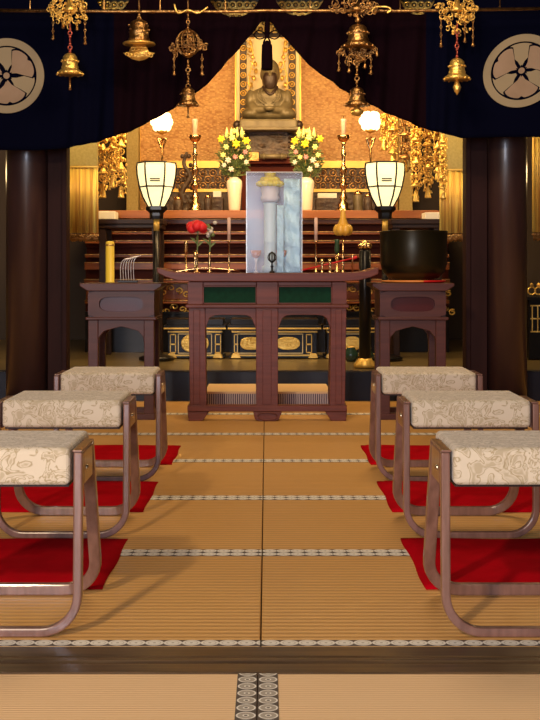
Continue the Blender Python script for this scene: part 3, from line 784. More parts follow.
sb = copy_tree(sa, (X(413, 7.12), 7.12, 0), 'wooden stand right of the altar table carrying the large dark bowl')
# small brass plate glimmering on left stand front
# big bronze bowl gong with cushions
bx, by = X(413.5, 7.3), 7.3
zc = .777
mb = MB().lathe([(.02, 0), (.165, 0), (.19, .007), (.185, .013), (.02, .015)], (bx, by, zc), 32)
for fi, f in enumerate(mb.f):
    if sum(mb.v[k][0] for k in f)/len(f) > bx+.03: mb.m[fi] = 1
o = mb.build('bowl_cushion', [orange_cloth, red_cloth], origin=(bx, by, zc), smooth=True)
tag(o, 'flat round cushion, orange and red, under the large dark bowl', 'cushion')
t = thing('bowl_gong', (bx, by, zc+.016), 'large dark bronze bowl gong resting on the right stand', 'bowl')
R = .198; hb = .283
prof = [(.001, 0), (.10, .0), (.145, .012), (.178, .045), (.192, .09), (.194, .20), (.195, hb-.012), (.197, hb-.004), (.196, hb), (.190, hb), (.186, hb-.02), (.182, .09), (.165, .05), (.12, .022), (.001, .014)]
MB().lathe([(r, z) for r, z in prof], (bx, by, zc+.016), 48).build('bowl', bronze, t, smooth=True)
MB().ring((bx, by, zc+.016+hb-.006), .194, .004, 'z', 48, 6).build('rim_band', bronze, t, smooth=True)

# ------------------------------------------------------------ things on the altar table
TT = tz(273)-.0  # tabletop height
def on(px, Y=7.35): return X(px, Y), Y, TT+.001
# acrylic case
Y0c, Y1c = 7.26, 7.46
t = thing('acrylic_case', (X(274, 7.3), 7.4, TT), 'tall clear acrylic case reflecting bluish light on altar table', 'display case')
xa, xb = X(246.5, Y0c), X(302, Y0c); zt = Z(173, Y0c); tk = .005
MB().box(xa, xb, Y0c, Y0c+tk, TT+.001, zt).build('front_pane', acrylic, t)
MB().box(xa, xb, Y1c-tk, Y1c, TT+.001, zt).build('rear_pane', hazy, t)
MB().box(xa, xa+tk, Y0c+tk, Y1c-tk, TT+.001, zt).build('side_pane', acrylic, t)
MB().box(xb-tk, xb, Y0c+tk, Y1c-tk, TT+.001, zt).build('side_pane', acrylic, t)
MB().box(xa, xb, Y0c, Y1c, zt, zt+tk).build('top_pane', acrylic, t)
edge = mat('acrylic_edge', (.75, .72, .66), .2, coat=1)
m = MB()
for x in (xa, xb):
    for y in (Y0c, Y1c): m.box(x-.002, x+.002, y-.002, y+.002, TT+.001, zt+tk)
m.box(xa, xb, Y0c-.002, Y0c+.001, zt+tk-.002, zt+tk+.002)
m.build('edge', edge, t)
# tower offering inside
yc = 7.37; s = yc/F
t = thing('paper_tower', (X(270, yc), yc, TT), 'pale pink and white tower with yellow lotus top inside the acrylic case', 'offering')
cx = X(270, yc)
MB().lathe([(7.5*s, 0), (8*s, 6*s), (5.8*s, 8*s), (6*s, 30*s), (6.4*s, 31*s), (6*s, 32*s), (6.2*s, 68*s), (7*s, 70*s)], (cx, yc, TT+.001), 20).build('column', blue_paper, t, smooth=True)
MB().lathe([(8.5*s, 0), (9.5*s, 4*s), (8*s, 7*s), (9*s, 11*s), (8.5*s, 18*s), (6*s, 20*s)], (cx, yc, TT+71*s), 20).build('drum', pink_paper, t, smooth=True)
m = MB()
for rr, zz, n_, le in ((11, 81, 11, 7), (6.5, 85, 8, 6), (1.5, 90, 5, 5)):
    for i in range(n_):
        a = 2*PI*i/n_+rr; c = Vector((cx+rr*s*math.cos(a)*.9, yc+rr*s*math.sin(a)*.9, TT+(zz+8)*s))
        m.ball(c, 3.6*s, sx=1.3, sy=1.3, sz=.9, seg=8, rings=5)
m.build('lotus_top', yellow_fl, t, smooth=True)
# sheets added to stand for bluish daylight reflected in the case
t = thing('case_reflection', (X(293, yc), yc, TT), 'wavy pale blue sheet added for the reflected daylight in the right half of the case', 'reflection sheet')
vs = []; fs = []; nx, nz = 14, 40
for i in range(nx+1):
    for j in range(nz+1):
        u, v = i/nx, j/nz
        vs.append((X(284, yc)+u*(X(300.5, yc)-X(284, yc)-.004), yc+.01+.012*math.sin(v*30+u*3)+.008*math.sin(u*9+v*7), TT+.002+v*(Z(179, yc)-TT)))
for i in range(nx):
    for j in range(nz):
        q = i*(nz+1)+j; fs.append((q, q+nz+1, q+nz+2, q+1))
m = MB(); m.add(vs, fs); o = m.build('sheet', reflect_b, t, smooth=True); sd = o.modifiers.new('s', 'SOLIDIFY'); sd.thickness = .003
o = None
vs = []; fs = []
for i in range(7):
    for j in range(31):
        u, v = i/6, j/30
        vs.append((X(276.8, yc)+u*(X(283.5, yc)-X(276.8, yc)), yc-.055+.006*math.sin(v*24+u*4), TT+.002+v*(Z(206, yc)-TT)))
for i in range(6):
    for j in range(30):
        q = i*31+j; fs.append((q, q+31, q+32, q+1))
m = MB(); m.add(vs, fs); o = m.build('short_sheet', reflect_b, t, smooth=True); sd = o.modifiers.new('s', 'SOLIDIFY'); sd.thickness = .002
for px, lab in ((256, 'small orange offering cup on stem in case, left of the tower'), (281.5, 'small orange offering cup on stem in case, right of the tower')):
    xx = X(px, 7.36)
    t = thing('offering_cup', (xx, 7.36, TT), lab, 'cup')
    MB().lathe([(.016, 0), (.014, .005), (.004, .012), (.004, .06), (.012, .085)], (xx, 7.36, TT+.001), 14).build('stem', pink_paper, t, smooth=True)
    MB().lathe([(.012, 0), (.026, .015), (.032, .045), (.028, .045), (.01, .018)], (xx, 7.36, TT+.087), 14).build('cup', orange_cloth, t, smooth=True)
# vajra bell in front of case
xx, yy = X(272, 7.22), 7.22; s = yy/F
t = thing('ritual_bell', (xx, yy, TT), 'tiny dark pronged ritual bell in front of the acrylic case', 'bell')
MB().lathe([(2.6*s, 0), (2.8*s, 1*s), (1.2*s, 2*s), (.9*s, 5*s), (1.7*s, 6*s), (.8*s, 7.5*s), (.7*s, 10*s)], (xx, yy, TT+.001), 14).build('handle', dkmetal, t, smooth=True)
m = MB()
for i in range(5):
    a = i*2*PI/5+.3
    m.tube(catmull([Vector((xx, yy, TT+10*s)), Vector((xx+4*s*math.cos(a), yy+4*s*math.sin(a), TT+14*s)), Vector((xx+3.2*s*math.cos(a), yy+3.2*s*math.sin(a), TT+18.5*s)), Vector((xx, yy, TT+21*s))], 6), .55*s, 6)
m.tube([Vector((xx, yy, TT+10*s)), Vector((xx, yy, TT+21*s))], .6*s, 6)
m.build('prongs', dkmetal, t, smooth=True)

def flower_stand(px, ytop, lab, petal_m, kind, Y=7.33):
    xx = X(px, Y); s = Y/F; h = (273-ytop)*s
    t = thing('artificial_flower', (xx, Y, TT), lab, 'flower')
    MB().lathe([(2.6*s, 0), (2.4*s, 1*s), (.9*s, 2*s), (1.4*s, 10*s), (1.0*s, 18*s), (1.5*s, 20*s)], (xx, Y, TT+.001), 12).build('holder', brass, t, smooth=True)
    MB().tube(catmull([(xx, Y, TT+18*s), (xx+.004, Y, TT+h*.55), (xx+.002, Y, TT+h-8*s)], 5), .7*s, 6).build('stem', stem_m, t, smooth=True)
    c = Vector((xx, Y, TT+h-10*s))
    if kind == 'rose':
        for k, (n_, rr, sz) in enumerate(((1, 0, 5.5), (5, 3.2, 5.2), (7, 6.2, 5.2))):
            for i in range(n_):
                a = 2*PI*i/n_+k
                MB().ball(c+Vector((rr*s*math.cos(a), rr*s*.8*math.sin(a), (2-k*1.2)*s+1.5*s*math.sin(i*2.3))), sz*s, sx=1.0 if k else .9, sy=.8, sz=.95, seg=10, rings=6).build('petal', petal_m, t, smooth=True)
    else:
        r2 = random.Random(px)
        for i in range(12):
            a = r2.uniform(0, 6.28); q = r2.uniform(.2, 1)*6*s
            m = MB().ball(c+Vector((q*math.cos(a), q*.7*math.sin(a), r2.uniform(-8, 7)*s)), 2.3*s, sz=.9, seg=8, rings=5)
            m.build('petal', petal_m if i % 3 else leaf, t, smooth=True)
    m = MB()
    for i in range(4):
        a = i*1.6; b0 = Vector((xx, Y, TT+h*.45+i*.01)); e = b0+Vector((7*s*math.cos(a), 5*s*math.sin(a), 7*s)); d = Vector((0, .006, 0)).cross(e-b0).normalized()*.008
        mid = (b0+e)/2+Vector((0, 0, .008)); m.add([b0, mid+d, e, mid-d, mid+Vector((0, .002, .001))], [(0, 1, 4), (1, 2, 4), (2, 3, 4), (3, 0, 4)])
    m.build('leaves', leaf, t)
flower_stand(197, 217, 'red artificial rose on a thin stem, on the altar table', red_fl, 'rose')
flower_stand(209.5, 219, 'pale greenish white flower beside the red rose on the table', white_fl, 'spray')
# amber lotus
xx, Y = X(343, 7.33), 7.33; s = Y/F
t = thing('lotus_ornament', (xx, Y, TT), 'amber yellow lotus bud ornament on a thin stand, right side of table', 'ornament')
MB().lathe([(3*s, 0), (2.5*s, 1*s), (.9*s, 3*s), (.9*s, 14*s), (1.6*s, 16*s), (.8*s, 18*s), (.8*s, 34*s)], (xx, Y, TT+.001), 12).build('stand', brass, t, smooth=True)
for i in range(6):
    a = i*PI/3; MB().ball((xx+5*s*math.cos(a), Y+5*s*math.sin(a), TT+(273-230)*s), 5*s, sz=1.2, seg=10).build('petal', amber, t, smooth=True)
MB().lathe([(6*s, 0), (6*s, 8*s), (3*s, 16*s), (2.2*s, 23*s), (.4*s, 25*s)], (xx, Y, TT+(273-234)*s), 14).build('bud', amber, t, smooth=True)
# candles on thin sticks
for px, lab in ((229, 'thin pink candle on brass pin stand, left of the acrylic case'), (316, 'thin pink candle on brass pin stand, right of the acrylic case')):
    xx = X(px, 7.36); s = 7.36/F
    t = thing('table_candle', (xx, 7.36, TT), lab, 'candle')
    MB().lathe([(2.6*s, 0), (2.2*s, 1.2*s), (.8*s, 2.5*s), (.65*s, 30*s), (2.2*s, 31*s), (2.2*s, 32*s)], (xx, 7.36, TT+.001), 12).build('pin_stand', brass, t, smooth=True)
    MB().lathe([(1.6*s, 0), (1.9*s, 22*s), (1.2*s, 23*s)], (xx, 7.36, TT+32.3*s), 12).build('candle', candle_m, t, smooth=True)
# brass incense tube and vase
for px, ht, rr, lab, mt in ((186, 32, 2.0, 'short brass tube at the left end of the altar table', brass), (337, 34, 2.6, 'slim dark green cup on stem beside the amber lotus', mat('green_glass', (.03, .07, .03), .2, coat=.5))):
    xx = X(px, 7.32); s = 7.32/F
    t = thing('slim_vase', (xx, 7.32, TT), lab, 'vase')
    MB().lathe([(rr*1.3*s, 0), (rr*1.2*s, 1.5*s), (rr*.5*s, 3*s), (rr*.5*s, ht*.55*s)], (xx, 7.32, TT+.001), 12).build('foot', brass, t, smooth=True)
    MB().lathe([(rr*.5*s, 0), (rr*s, 3*s), (rr*.9*s, ht*.35*s), (rr*1.1*s, ht*.42*s), (rr*.8*s, ht*.42*s), (rr*.6*s, 3*s)], (xx, 7.32, TT+.003+ht*.55*s), 12).build('body', mt, t, smooth=True)
# slim rods lying / leaning
xx, Y = X(328, 7.27), 7.27
o = MB().tube([W(301, 270.5, 7.27), W(354, 258, 7.27)], .0045, 6).tube([W(352.5, 258.5, 7.27), W(357, 257, 7.27)], .009, 8).build('mallet', red_cloth, origin=W(301, 270.5, 7.27), smooth=True)
tag(o, 'thin reddish mallet leaning up at right side of the altar table', 'mallet')
o = MB().tube([W(352.5, 272, 7.27), W(352.5, 256, 7.27), W(353, 254, 7.27)], .006, 8).build('mallet_rest', brass, origin=W(352.5, 272, 7.27), smooth=True)
tag(o, 'small brass rest holding the reddish mallet', 'rest')
o = MB().tube(catmull([W(170, 272.5, 7.22), W(205, 268, 7.22), W(240, 270.8, 7.22)], 5), .004, 6).build('incense_stick', brass, origin=W(170, 272, 7.22), smooth=True)
tag(o, 'long thin brass coloured stick lying on left half of table', 'stick')
for px in (195, 322, 330):
    xx = X(px, 7.24); s = 7.24/F; hgt = 22 if px == 195 else 14
    o = MB().lathe([(2.4*s, 0), (2*s, 1*s), (.8*s, 3*s), (1.2*s, hgt*.6*s), (2.0*s, hgt*s), (1.5*s, hgt*s), (.5*s, hgt*.7*s)], (xx, 7.24, TT+.001), 12).build('brass_goblet', brass, origin=(xx, 7.24, TT), smooth=True)
    tag(o, {195: 'slim brass goblet in front of the red rose', 322: 'small brass goblet right of the acrylic case', 330: 'small brass goblet just left of the amber lotus'}[px], 'goblet')

# ------------------------------------------------------------ main altar (tiered, lacquered)
AY = 10.0
def ax(p): return X(p, AY)
def az(p): return Z(p, AY)
t = thing('tiered_altar', (0, AY+.4, PH), 'wide red brown lacquered altar with stepped horizontal mouldings behind the table', 'altar')
SH = az(210.5)
MB().box(ax(60), ax(475), AY-.03, BW-.15, az(218.5), SH).build('altar_shelf', shelf_wood, t, bevel=.004)
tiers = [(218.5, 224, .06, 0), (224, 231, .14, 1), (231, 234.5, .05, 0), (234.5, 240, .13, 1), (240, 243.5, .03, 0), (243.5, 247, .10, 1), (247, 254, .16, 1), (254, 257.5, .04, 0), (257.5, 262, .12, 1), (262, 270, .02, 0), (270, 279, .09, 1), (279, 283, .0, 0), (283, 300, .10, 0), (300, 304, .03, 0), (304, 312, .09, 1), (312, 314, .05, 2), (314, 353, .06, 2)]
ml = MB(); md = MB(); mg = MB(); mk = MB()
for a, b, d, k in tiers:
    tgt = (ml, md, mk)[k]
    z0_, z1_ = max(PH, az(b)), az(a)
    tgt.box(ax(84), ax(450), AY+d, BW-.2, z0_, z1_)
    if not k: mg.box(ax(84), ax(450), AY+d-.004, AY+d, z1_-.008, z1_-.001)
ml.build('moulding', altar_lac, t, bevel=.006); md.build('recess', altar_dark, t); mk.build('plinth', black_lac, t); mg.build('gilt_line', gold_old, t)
m = MB(); r2 = random.Random(5)
for i in range(46):
    px = 90+i*8; z_ = az(291+3*math.sin(i*1.7)); R = .026
    pts = []
    for k in range(14):
        th = k*.6*(1 if i % 2 else -1)+i; rr = R*(1-k*.055); pts.append((ax(px)+rr*1.3*math.cos(th), AY+.09, z_+rr*math.sin(th)))
    MB().tube(pts, .007, 5).build('gilt_scroll', gold, t, smooth=True)
    pts = [(p[0]+.03, AY+.08, p[2]-az(0)+az(19)) for p in pts]; MB().tube(pts, .007, 5).build('gilt_scroll', gold, t, smooth=True)
# lattice gallery at the back of the shelf
LY = 11.26
t = thing('lattice_gallery', (0, LY, SH), 'dark gilt openwork gallery of small circles along the back of the shelf', 'gallery')
zl0_, zl1_ = Z(194, LY), Z(168, LY)
MB().box(X(160, LY), X(385, LY), LY, LY+.03, SH, zl1_).build('board', rock_m, t)
MB().box(X(158, LY), X(387, LY), LY-.02, LY+.04, zl1_, Z(161, LY)).box(X(158, LY), X(387, LY), LY-.015, LY, Z(192, LY), Z(189, LY)).build('rail', gold_paint, t)
m = MB()
for i in range(22):
    for j in range(3):
        px = 163+i*10+(5 if j % 2 else 0); m.ring((X(px, LY), LY-.006, Z(173+j*6.5, LY)), .030, .006, 'y', 10, 4); m.ball((X(px, LY), LY-.006, Z(173+j*6.5, LY)), .014, seg=6, rings=4)
m.build('openwork_rings', gold_old, t, smooth=True)

# ------------------------------------------------------------ niche behind the statue
NY = 11.55
t = thing('statue_niche', (X(268, NY), NY, SH), 'tall pale niche panel with ornate dark gilt strips behind the statue', 'niche')
MB().box(X(240, NY), X(296, NY), NY+.03, NY+.06, SH, 3.1).build('back_panel', cream, t)
for a, b in ((240, 246.5), (288.5, 295.5)):
    o = MB().box(X(a, NY), X(b, NY), NY+.01, NY+.03, SH, 3.0).build('ornate_strip', rock_m, t)
    m = MB()
    for i in range(22):
        c = (X((a+b)/2, NY), NY+.005, Z(30+i*9, NY))
        m.ring(c, .024, .006, 'y', 10, 4); m.ball(c, .013, seg=6, rings=4)
    m.build('medallion', gold_paint, o, smooth=True)
MB().box(X(236.5, NY), X(239.8, NY), NY-.02, NY+.06, SH, 3.0).build('post', cream, t, bevel=.004)
MB().box(X(296, NY), X(299.3, NY), NY-.02, NY+.06, SH, 3.0).build('post', cream, t, bevel=.004)
m = MB()
r3 = random.Random(8)
for sgn in (-1, 1):
    for i in range(10):
        py = 36+i*7; c = W(268+sgn*(15+3*math.sin(i)), py, NY-.05); m.ball(c, .018, seg=6, rings=4, sz=1.5); m.tube([c, c+Vector((sgn*.05, 0, .03))], .006, 5)
    m.tube(catmull([W(268+sgn*20, 30, NY-.05), W(268+sgn*15, 55, NY-.05), W(268+sgn*19, 80, NY-.05), W(268+sgn*16, 105, NY-.05)], 6), .006, 5)
m.build('gilt_pendants', gold, t, smooth=True)

# ------------------------------------------------------------ statue
SY = 11.0; s = SY/F
def sw(px, py, dy=0): return W(px, py, SY) + Vector((0, dy, 0))
t = thing('seated_statue', W(268, 121, SY), 'seated grey green robed statue on a carved pedestal under the curtain opening', 'statue')
body = MB()
def ell(px, py, rx, rz, ry, dy=0, seg=20):
    body.ball(sw(px, py, dy), s, sx=rx, sy=ry, sz=rz, seg=seg, rings=12)
ell(268, 116, 26, 6.5, 17); ell(251, 115, 10, 6, 14, -.04); ell(286, 115, 10, 6, 14, -.04)
body.lathe([(17*s, 0), (18*s, 8*s), (18.5*s, 15*s), (20.5*s, 21*s), (19.5*s, 25*s), (14*s, 29*s), (7*s, 32*s), (5*s, 35*s), (5*s, 41*s)], (X(269, SY), SY, Z(119, SY)), 28, sy=.60)
for sgn in (-1, 1):
    ell(269+sgn*18.5, 103, 5.5, 13, 8, -.02)
    P = [sw(269+sgn*17, 98, -.02), sw(269+sgn*18, 106, -.06), sw(269+sgn*13, 111, -.12), sw(269+sgn*3, 111.5, -.16)]
    body.tube(catmull(P, 6), 5*s, 12, scales=[1.05-.02*i for i in range(19)])
body.ball(sw(269, 111, -.19), s, sx=5.5, sy=3.5, sz=2.6, seg=14, rings=8)
ell(270, 72, 9.6, 13, 10.5); ell(270, 80, 8.2, 10, 9.5, -.01)
ell(270, 76, 1.6, 3.2, 2.0, -.095); ell(261.3, 75, 1.3, 4.2, 2.2, 0, 10); ell(279, 75, 1.3, 4.2, 2.2, 0, 10)
ell(270, 82.2, 3, .9, 1.4, -.085); ell(266.6, 72, 2.6, .9, 1.5, -.085); ell(273.4, 72, 2.6, .9, 1.5, -.085)
o = body.build('body', [statue_m], t, smooth=True)
rm = o.modifiers.new('fuse', 'REMESH'); rm.mode = 'VOXEL'; rm.voxel_size = .009; rm.use_smooth_shade = True
sm = o.modifiers.new('soft', 'SMOOTH'); sm.factor = .5; sm.iterations = 2
# robe folds and collar
m = MB()
for sgn in (-1, 1):
    for k in range(2):
        m.tube(catmull([sw(269+sgn*(6+k*4), 90+k, -.085), sw(269+sgn*(8+k*3.5), 97+k*2, -.102), sw(269+sgn*(3+k*2), 105+k, -.108)], 6), .006, 6)
m.build('robe_folds', statue_m, t, smooth=True)
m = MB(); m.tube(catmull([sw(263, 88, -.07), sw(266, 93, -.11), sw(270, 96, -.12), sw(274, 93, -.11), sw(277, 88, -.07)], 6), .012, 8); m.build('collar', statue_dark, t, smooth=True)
m = MB(); m.lathe([(2*s, 0), (4.6*s, 3*s), (6.8*s, 8*s), (7.4*s, 14*s), (6*s, 18*s), (1*s, 19*s)], (X(270, SY), SY-.055, Z(92, SY)), 18, sy=.75).build('dark_lower_face', statue_dark, t, smooth=True)  # darker lower half of the face
# seat block and carved pedestal
o = thing('statue_pedestal', W(268, 160, SY), 'olive seat block over dark carved pedestal beneath the seated statue', 'pedestal')
MB().box(X(240, SY), X(297, SY), SY-.24, SY+.17, Z(132, SY), Z(122, SY)).build('seat_block', statue_m, o, bevel=.02)
MB().box(X(237, SY), X(300, SY), SY-.26, SY+.18, Z(133.5, SY), Z(130, SY)).build('seat_rim', statue_m, o, bevel=.01)
for a in (237, 299): MB().ball(W(a, 125, SY-.15), .035, sz=1.2).build('corner_knob', statue_dark, o, smooth=True)
m = MB(); r3 = random.Random(3)
for k, (py, hw) in enumerate(((136, 22), (141, 23), (146, 21), (150, 19))):
    for i in range(9): m.ball(W(268-hw+2*hw*i/8, py, SY-.1+.03*r3.random()), .034, sx=1.7, sz=.8, seg=8, rings=5)
m.box(X(249, SY), X(288, SY), SY-.12, SY+.15, Z(153.5, SY), Z(133.5, SY))
m.build('carved_base', rock_m, o, smooth=False)
MB().box(X(243, SY), X(294, SY), SY-.2, SY+.18, Z(159.5, SY), Z(153.5, SY)).build('table_slab', rock_m, o, bevel=.006)
MB().box(X(238, SY), X(298, SY), SY-.22, SY+.18, Z(166, SY), Z(160, SY)).build('red_slab', altar_dark, o, bevel=.006)
MB().box(X(242, SY), X(294, SY), SY-.16, SY+.18, SH, Z(166, SY)).build('lower_block', altar_dark, o, bevel=.006)
# small gold block and pale scroll on the slab
o = MB().box(X(248.5, 10.76), X(259, 10.76), 10.76, 10.78, Z(161, 10.76), Z(152, 10.76)).build('gold_plaque', gold_old, origin=W(254, 160, 10.76), bevel=.004); tag(o, 'small gold plaque at the foot of the statue pedestal', 'plaque')
o = MB().tube([W(260, 156.5, 10.74), W(287, 156.5, 10.74)], .022, 12).tube([W(263, 156.5, 10.74), W(265, 156.5, 10.74)], .028, 12).tube([W(281, 156.5, 10.74), W(283, 156.5, 10.74)], .028, 12).build('rolled_scroll', statue_m, origin=W(260, 156, 10.74), smooth=True); tag(o, 'pale horizontal scroll at the foot of statue pedestal', 'scroll')

# ------------------------------------------------------------ shelf objects
# candlesticks with candles
def candlestick(px, lab, labc):
    Y = 10.3; s = Y/F; xx = X(px, Y); z0 = SH+.001
    t = thing('candlestick', (xx, Y, SH), lab, 'candlestick')
    H = (z0*0+Z(135, Y)-z0)
    k = H
    prof = [(8*s, 0), (8.2*s, .03*k), (5*s, .06*k), (6*s, .10*k), (3*s, .14*k), (4.4*s, .19*k), (2.6*s, .22*k), (2.4*s, .30*k), (4.2*s, .34*k), (4.2*s, .36*k), (2.2*s, .39*k), (2*s, .5*k), (3.6*s, .54*k), (3.6*s, .57*k), (1.9*s, .6*k), (1.8*s, .72*k), (3*s, .75*k), (1.8*s, .78*k), (1.7*s, .88*k), (2.6*s, .90*k), (2*s, .905*k)]
    MB().lathe(prof, (xx, Y, z0), 20).build('stem', brass, t, smooth=True)
    MB().lathe([(2*s, 0), (4*s, 1*s), (6.3*s, 5*s), (6.6*s, 7*s), (5.6*s, 7*s), (2*s, 2.5*s)], (xx, Y, z0+.905*k), 20).build('drip_pan', brass, t, smooth=True)
    t2 = thing('altar_candle', (xx, Y, z0+.935*k), labc, 'candle')
    MB().lathe([(2.4*s, 0), (2.7*s, 18*s), (3.2*s, 20*s), (2.6*s, 21*s)], (xx, Y, z0+.935*k), 12).build('wax', candle_m, t2, smooth=True)
    MB().tube([(xx, Y, z0+.935*k+21*s), (xx, Y, z0+.935*k+24*s)], .003, 5).build('wick', dkmetal, t2)
candlestick(195, 'turned brass candlestick standing on the altar shelf, left of the statue', 'pale candle in the left brass candlestick')
candlestick(343.5, 'turned brass candlestick standing on the altar shelf, right of the statue', 'pale candle in the right brass candlestick')
# vases with bouquets
def bouquet(px, side):
    Y = 10.15; s = Y/F; xx = X(px, Y); z0 = SH+.001
    nm = 'left' if side < 0 else 'right'
    t = thing('flower_vase', (xx, Y, SH), 'cream porcelain vase on the altar shelf, %s of the acrylic case' % nm, 'vase')
    MB().lathe([(5*s, 0), (5.8*s, 2*s), (6.8*s, 18*s), (7.9*s, 26*s), (7.6*s, 30*s), (5.6*s, 32.5*s), (4.4*s, 33*s), (4.4*s, 31*s), (3*s, 20*s)], (xx, Y, z0), 28).build('body', white_por, t, smooth=True)
    MB().lathe([(5.2*s, 0), (5.6*s, .8*s), (5.0*s, 1.4*s)], (xx, Y, z0+32.3*s), 24).build('lip', white_por, t, smooth=True)
    r4 = random.Random(31 if side < 0 else 77)
    zt = z0+33*s
    b = thing('flower_bouquet', (xx, Y, zt), 'bouquet of yellow and white flowers with greenery in the %s cream vase' % nm, 'bouquet')
    m = MB()
    for i in range(22):
        a = r4.uniform(0, 6.28); sp = r4.uniform(3, 17); hh = r4.uniform(12, 42)
        m.tube(catmull([(xx, Y, zt-6*s), (xx+sp*.3*s*math.cos(a), Y+sp*.2*s*math.sin(a), zt+hh*.5*s), (xx+sp*s*math.cos(a), Y+sp*.6*s*math.sin(a), zt+hh*s)], 4), .0045, 4)
    m.build('stems', stem_m, b)
    m = MB()
    for i in range(460):
        a = r4.uniform(0, 6.28); q = math.sqrt(r4.random()); hh = r4.uniform(0, 1)
        wd = 8+9*math.sin(PI*min(1, hh*.8+.15))
        c = Vector((xx+wd*q*s*math.cos(a), Y+wd*.7*q*s*math.sin(a), zt+(2+42*hh)*s))
        d = Vector((math.cos(a), .6*math.sin(a), r4.uniform(-.5, 1.1))).normalized(); L_ = r4.uniform(4, 8)*s
        u = d.cross(Vector((r4.uniform(-1, 1), r4.uniform(-1, 1), r4.uniform(-1, 1)))).normalized()*L_*.24; nn = d.cross(u).normalized()*L_*.07
        m.add([c-d*L_*.5, c+u+nn, c+d*L_*.5, c-u+nn, c-nn], [(0, 1, 4), (1, 2, 4), (2, 3, 4), (3, 0, 4)])
    m.build('foliage', leaf, b)
    blooms = [(-12, 36, 3.4, 0), (13, 38, 3.2, 0), (2, 39, 3.0, 1), (-2, 33, 3.6, 0), (8, 30, 2.6, 1), (-8, 44, 2.3, 1), (-11, 25, 2.2, 3), (11, 22, 2.4, 1), (6, 17, 2.8, 2), (-4, 12, 2.4, 2), (10, 12, 2.2, 2), (-1, 20, 2.2, 3), (-12, 15, 2.2, 2), (14, 30, 2.2, 2), (3, 8, 2.6, 2), (-14, 30, 2, 1), (0, 46, 2.2, 1), (-7, 20, 2.2, 1)]
    for bi, (dx, dz, rr, k) in enumerate(blooms):
        if k == 2 and bi % 2: continue
        dx = dx*(-side)*-1; c = Vector((xx+dx*s, Y-(.09+.02*r4.random()), zt+dz*s))
        mt = [yellow_fl, paleyellow, white_fl, pink_fl][k]; m = MB()
        rr *= 1.15; a0 = r4.uniform(0, 1)
        for i in range(6):
            a = a0+i*PI/3; dd = Vector((math.cos(a), -.25, math.sin(a)))
            m.tube([c, c+dd*rr*.35*s, c+dd*rr*.75*s, c+dd*rr*1.1*s], rr*.36*s, 6, scales=[.5, 1, .8, .1])
        m.build('bloom', mt, b, smooth=True)
    for i in range(4):   # long lily tips
        a = -1+.65*i; c = Vector((xx+s*9*math.sin(a), Y-.03, zt+38*s))
        MB().lathe([(.1*s, 0), (2.2*s, 4*s), (1.2*s, 9*s), (.1*s, 13*s)], c, 8).build('bud', paleyellow, b, smooth=True)
bouquet(234.5, -1); bouquet(306.5, 1)
# lotus lamps
def lotus_lamp(px, py, lab):
    Y = 10.6; s = Y/F; c = W(px, py, Y)
    t = thing('lotus_lamp', (c.x, Y, SH), lab, 'lamp')
    MB().lathe([(6*s, 0), (6*s, 2*s), (2*s, 5*s), (1.1*s, 8*s), (1.1*s, (208-py-9)*s)], (c.x, Y, SH+.001), 14).build('stem', brass, t, smooth=True)
    m = MB()
    for sg in (-1, 1): m.tube(catmull([W(px, 150, Y), W(px+sg*3, 142, Y), W(px+sg*4, 138, Y), W(px+sg*1, 140, Y)], 5), .008, 6)
    m.build('scroll', brass, t, smooth=True)
    for k, (n_, rr, zz) in enumerate(((6, 5.5, -4), (7, 8.0, 1), (6, 5.5, 6))):
        for i in range(n_):
            a = 2*PI*i/n_+k*.5
            MB().ball(c+Vector((rr*s*math.cos(a), rr*s*math.sin(a), zz*s)), 3.9*s, sz=1.15, seg=10, rings=6).build('glass_petal', lotus_glow, t, smooth=True)
    MB().ball(c, 7.5*s, seg=14, rings=8).build('globe', lotus_glow, t, smooth=True)
    MB().lathe([(.5*s, 0), (5*s, 2*s), (6*s, 4*s), (2*s, 4.2*s)], c-Vector((0, 0, 11.5*s)), 14).build('holder', gold_paint, t, smooth=True)
lotus_lamp(162, 123, 'brightly glowing lotus lamp behind the left paper lantern')
lotus_lamp(370.5, 122, 'brightly glowing lotus lamp behind the right paper lantern')
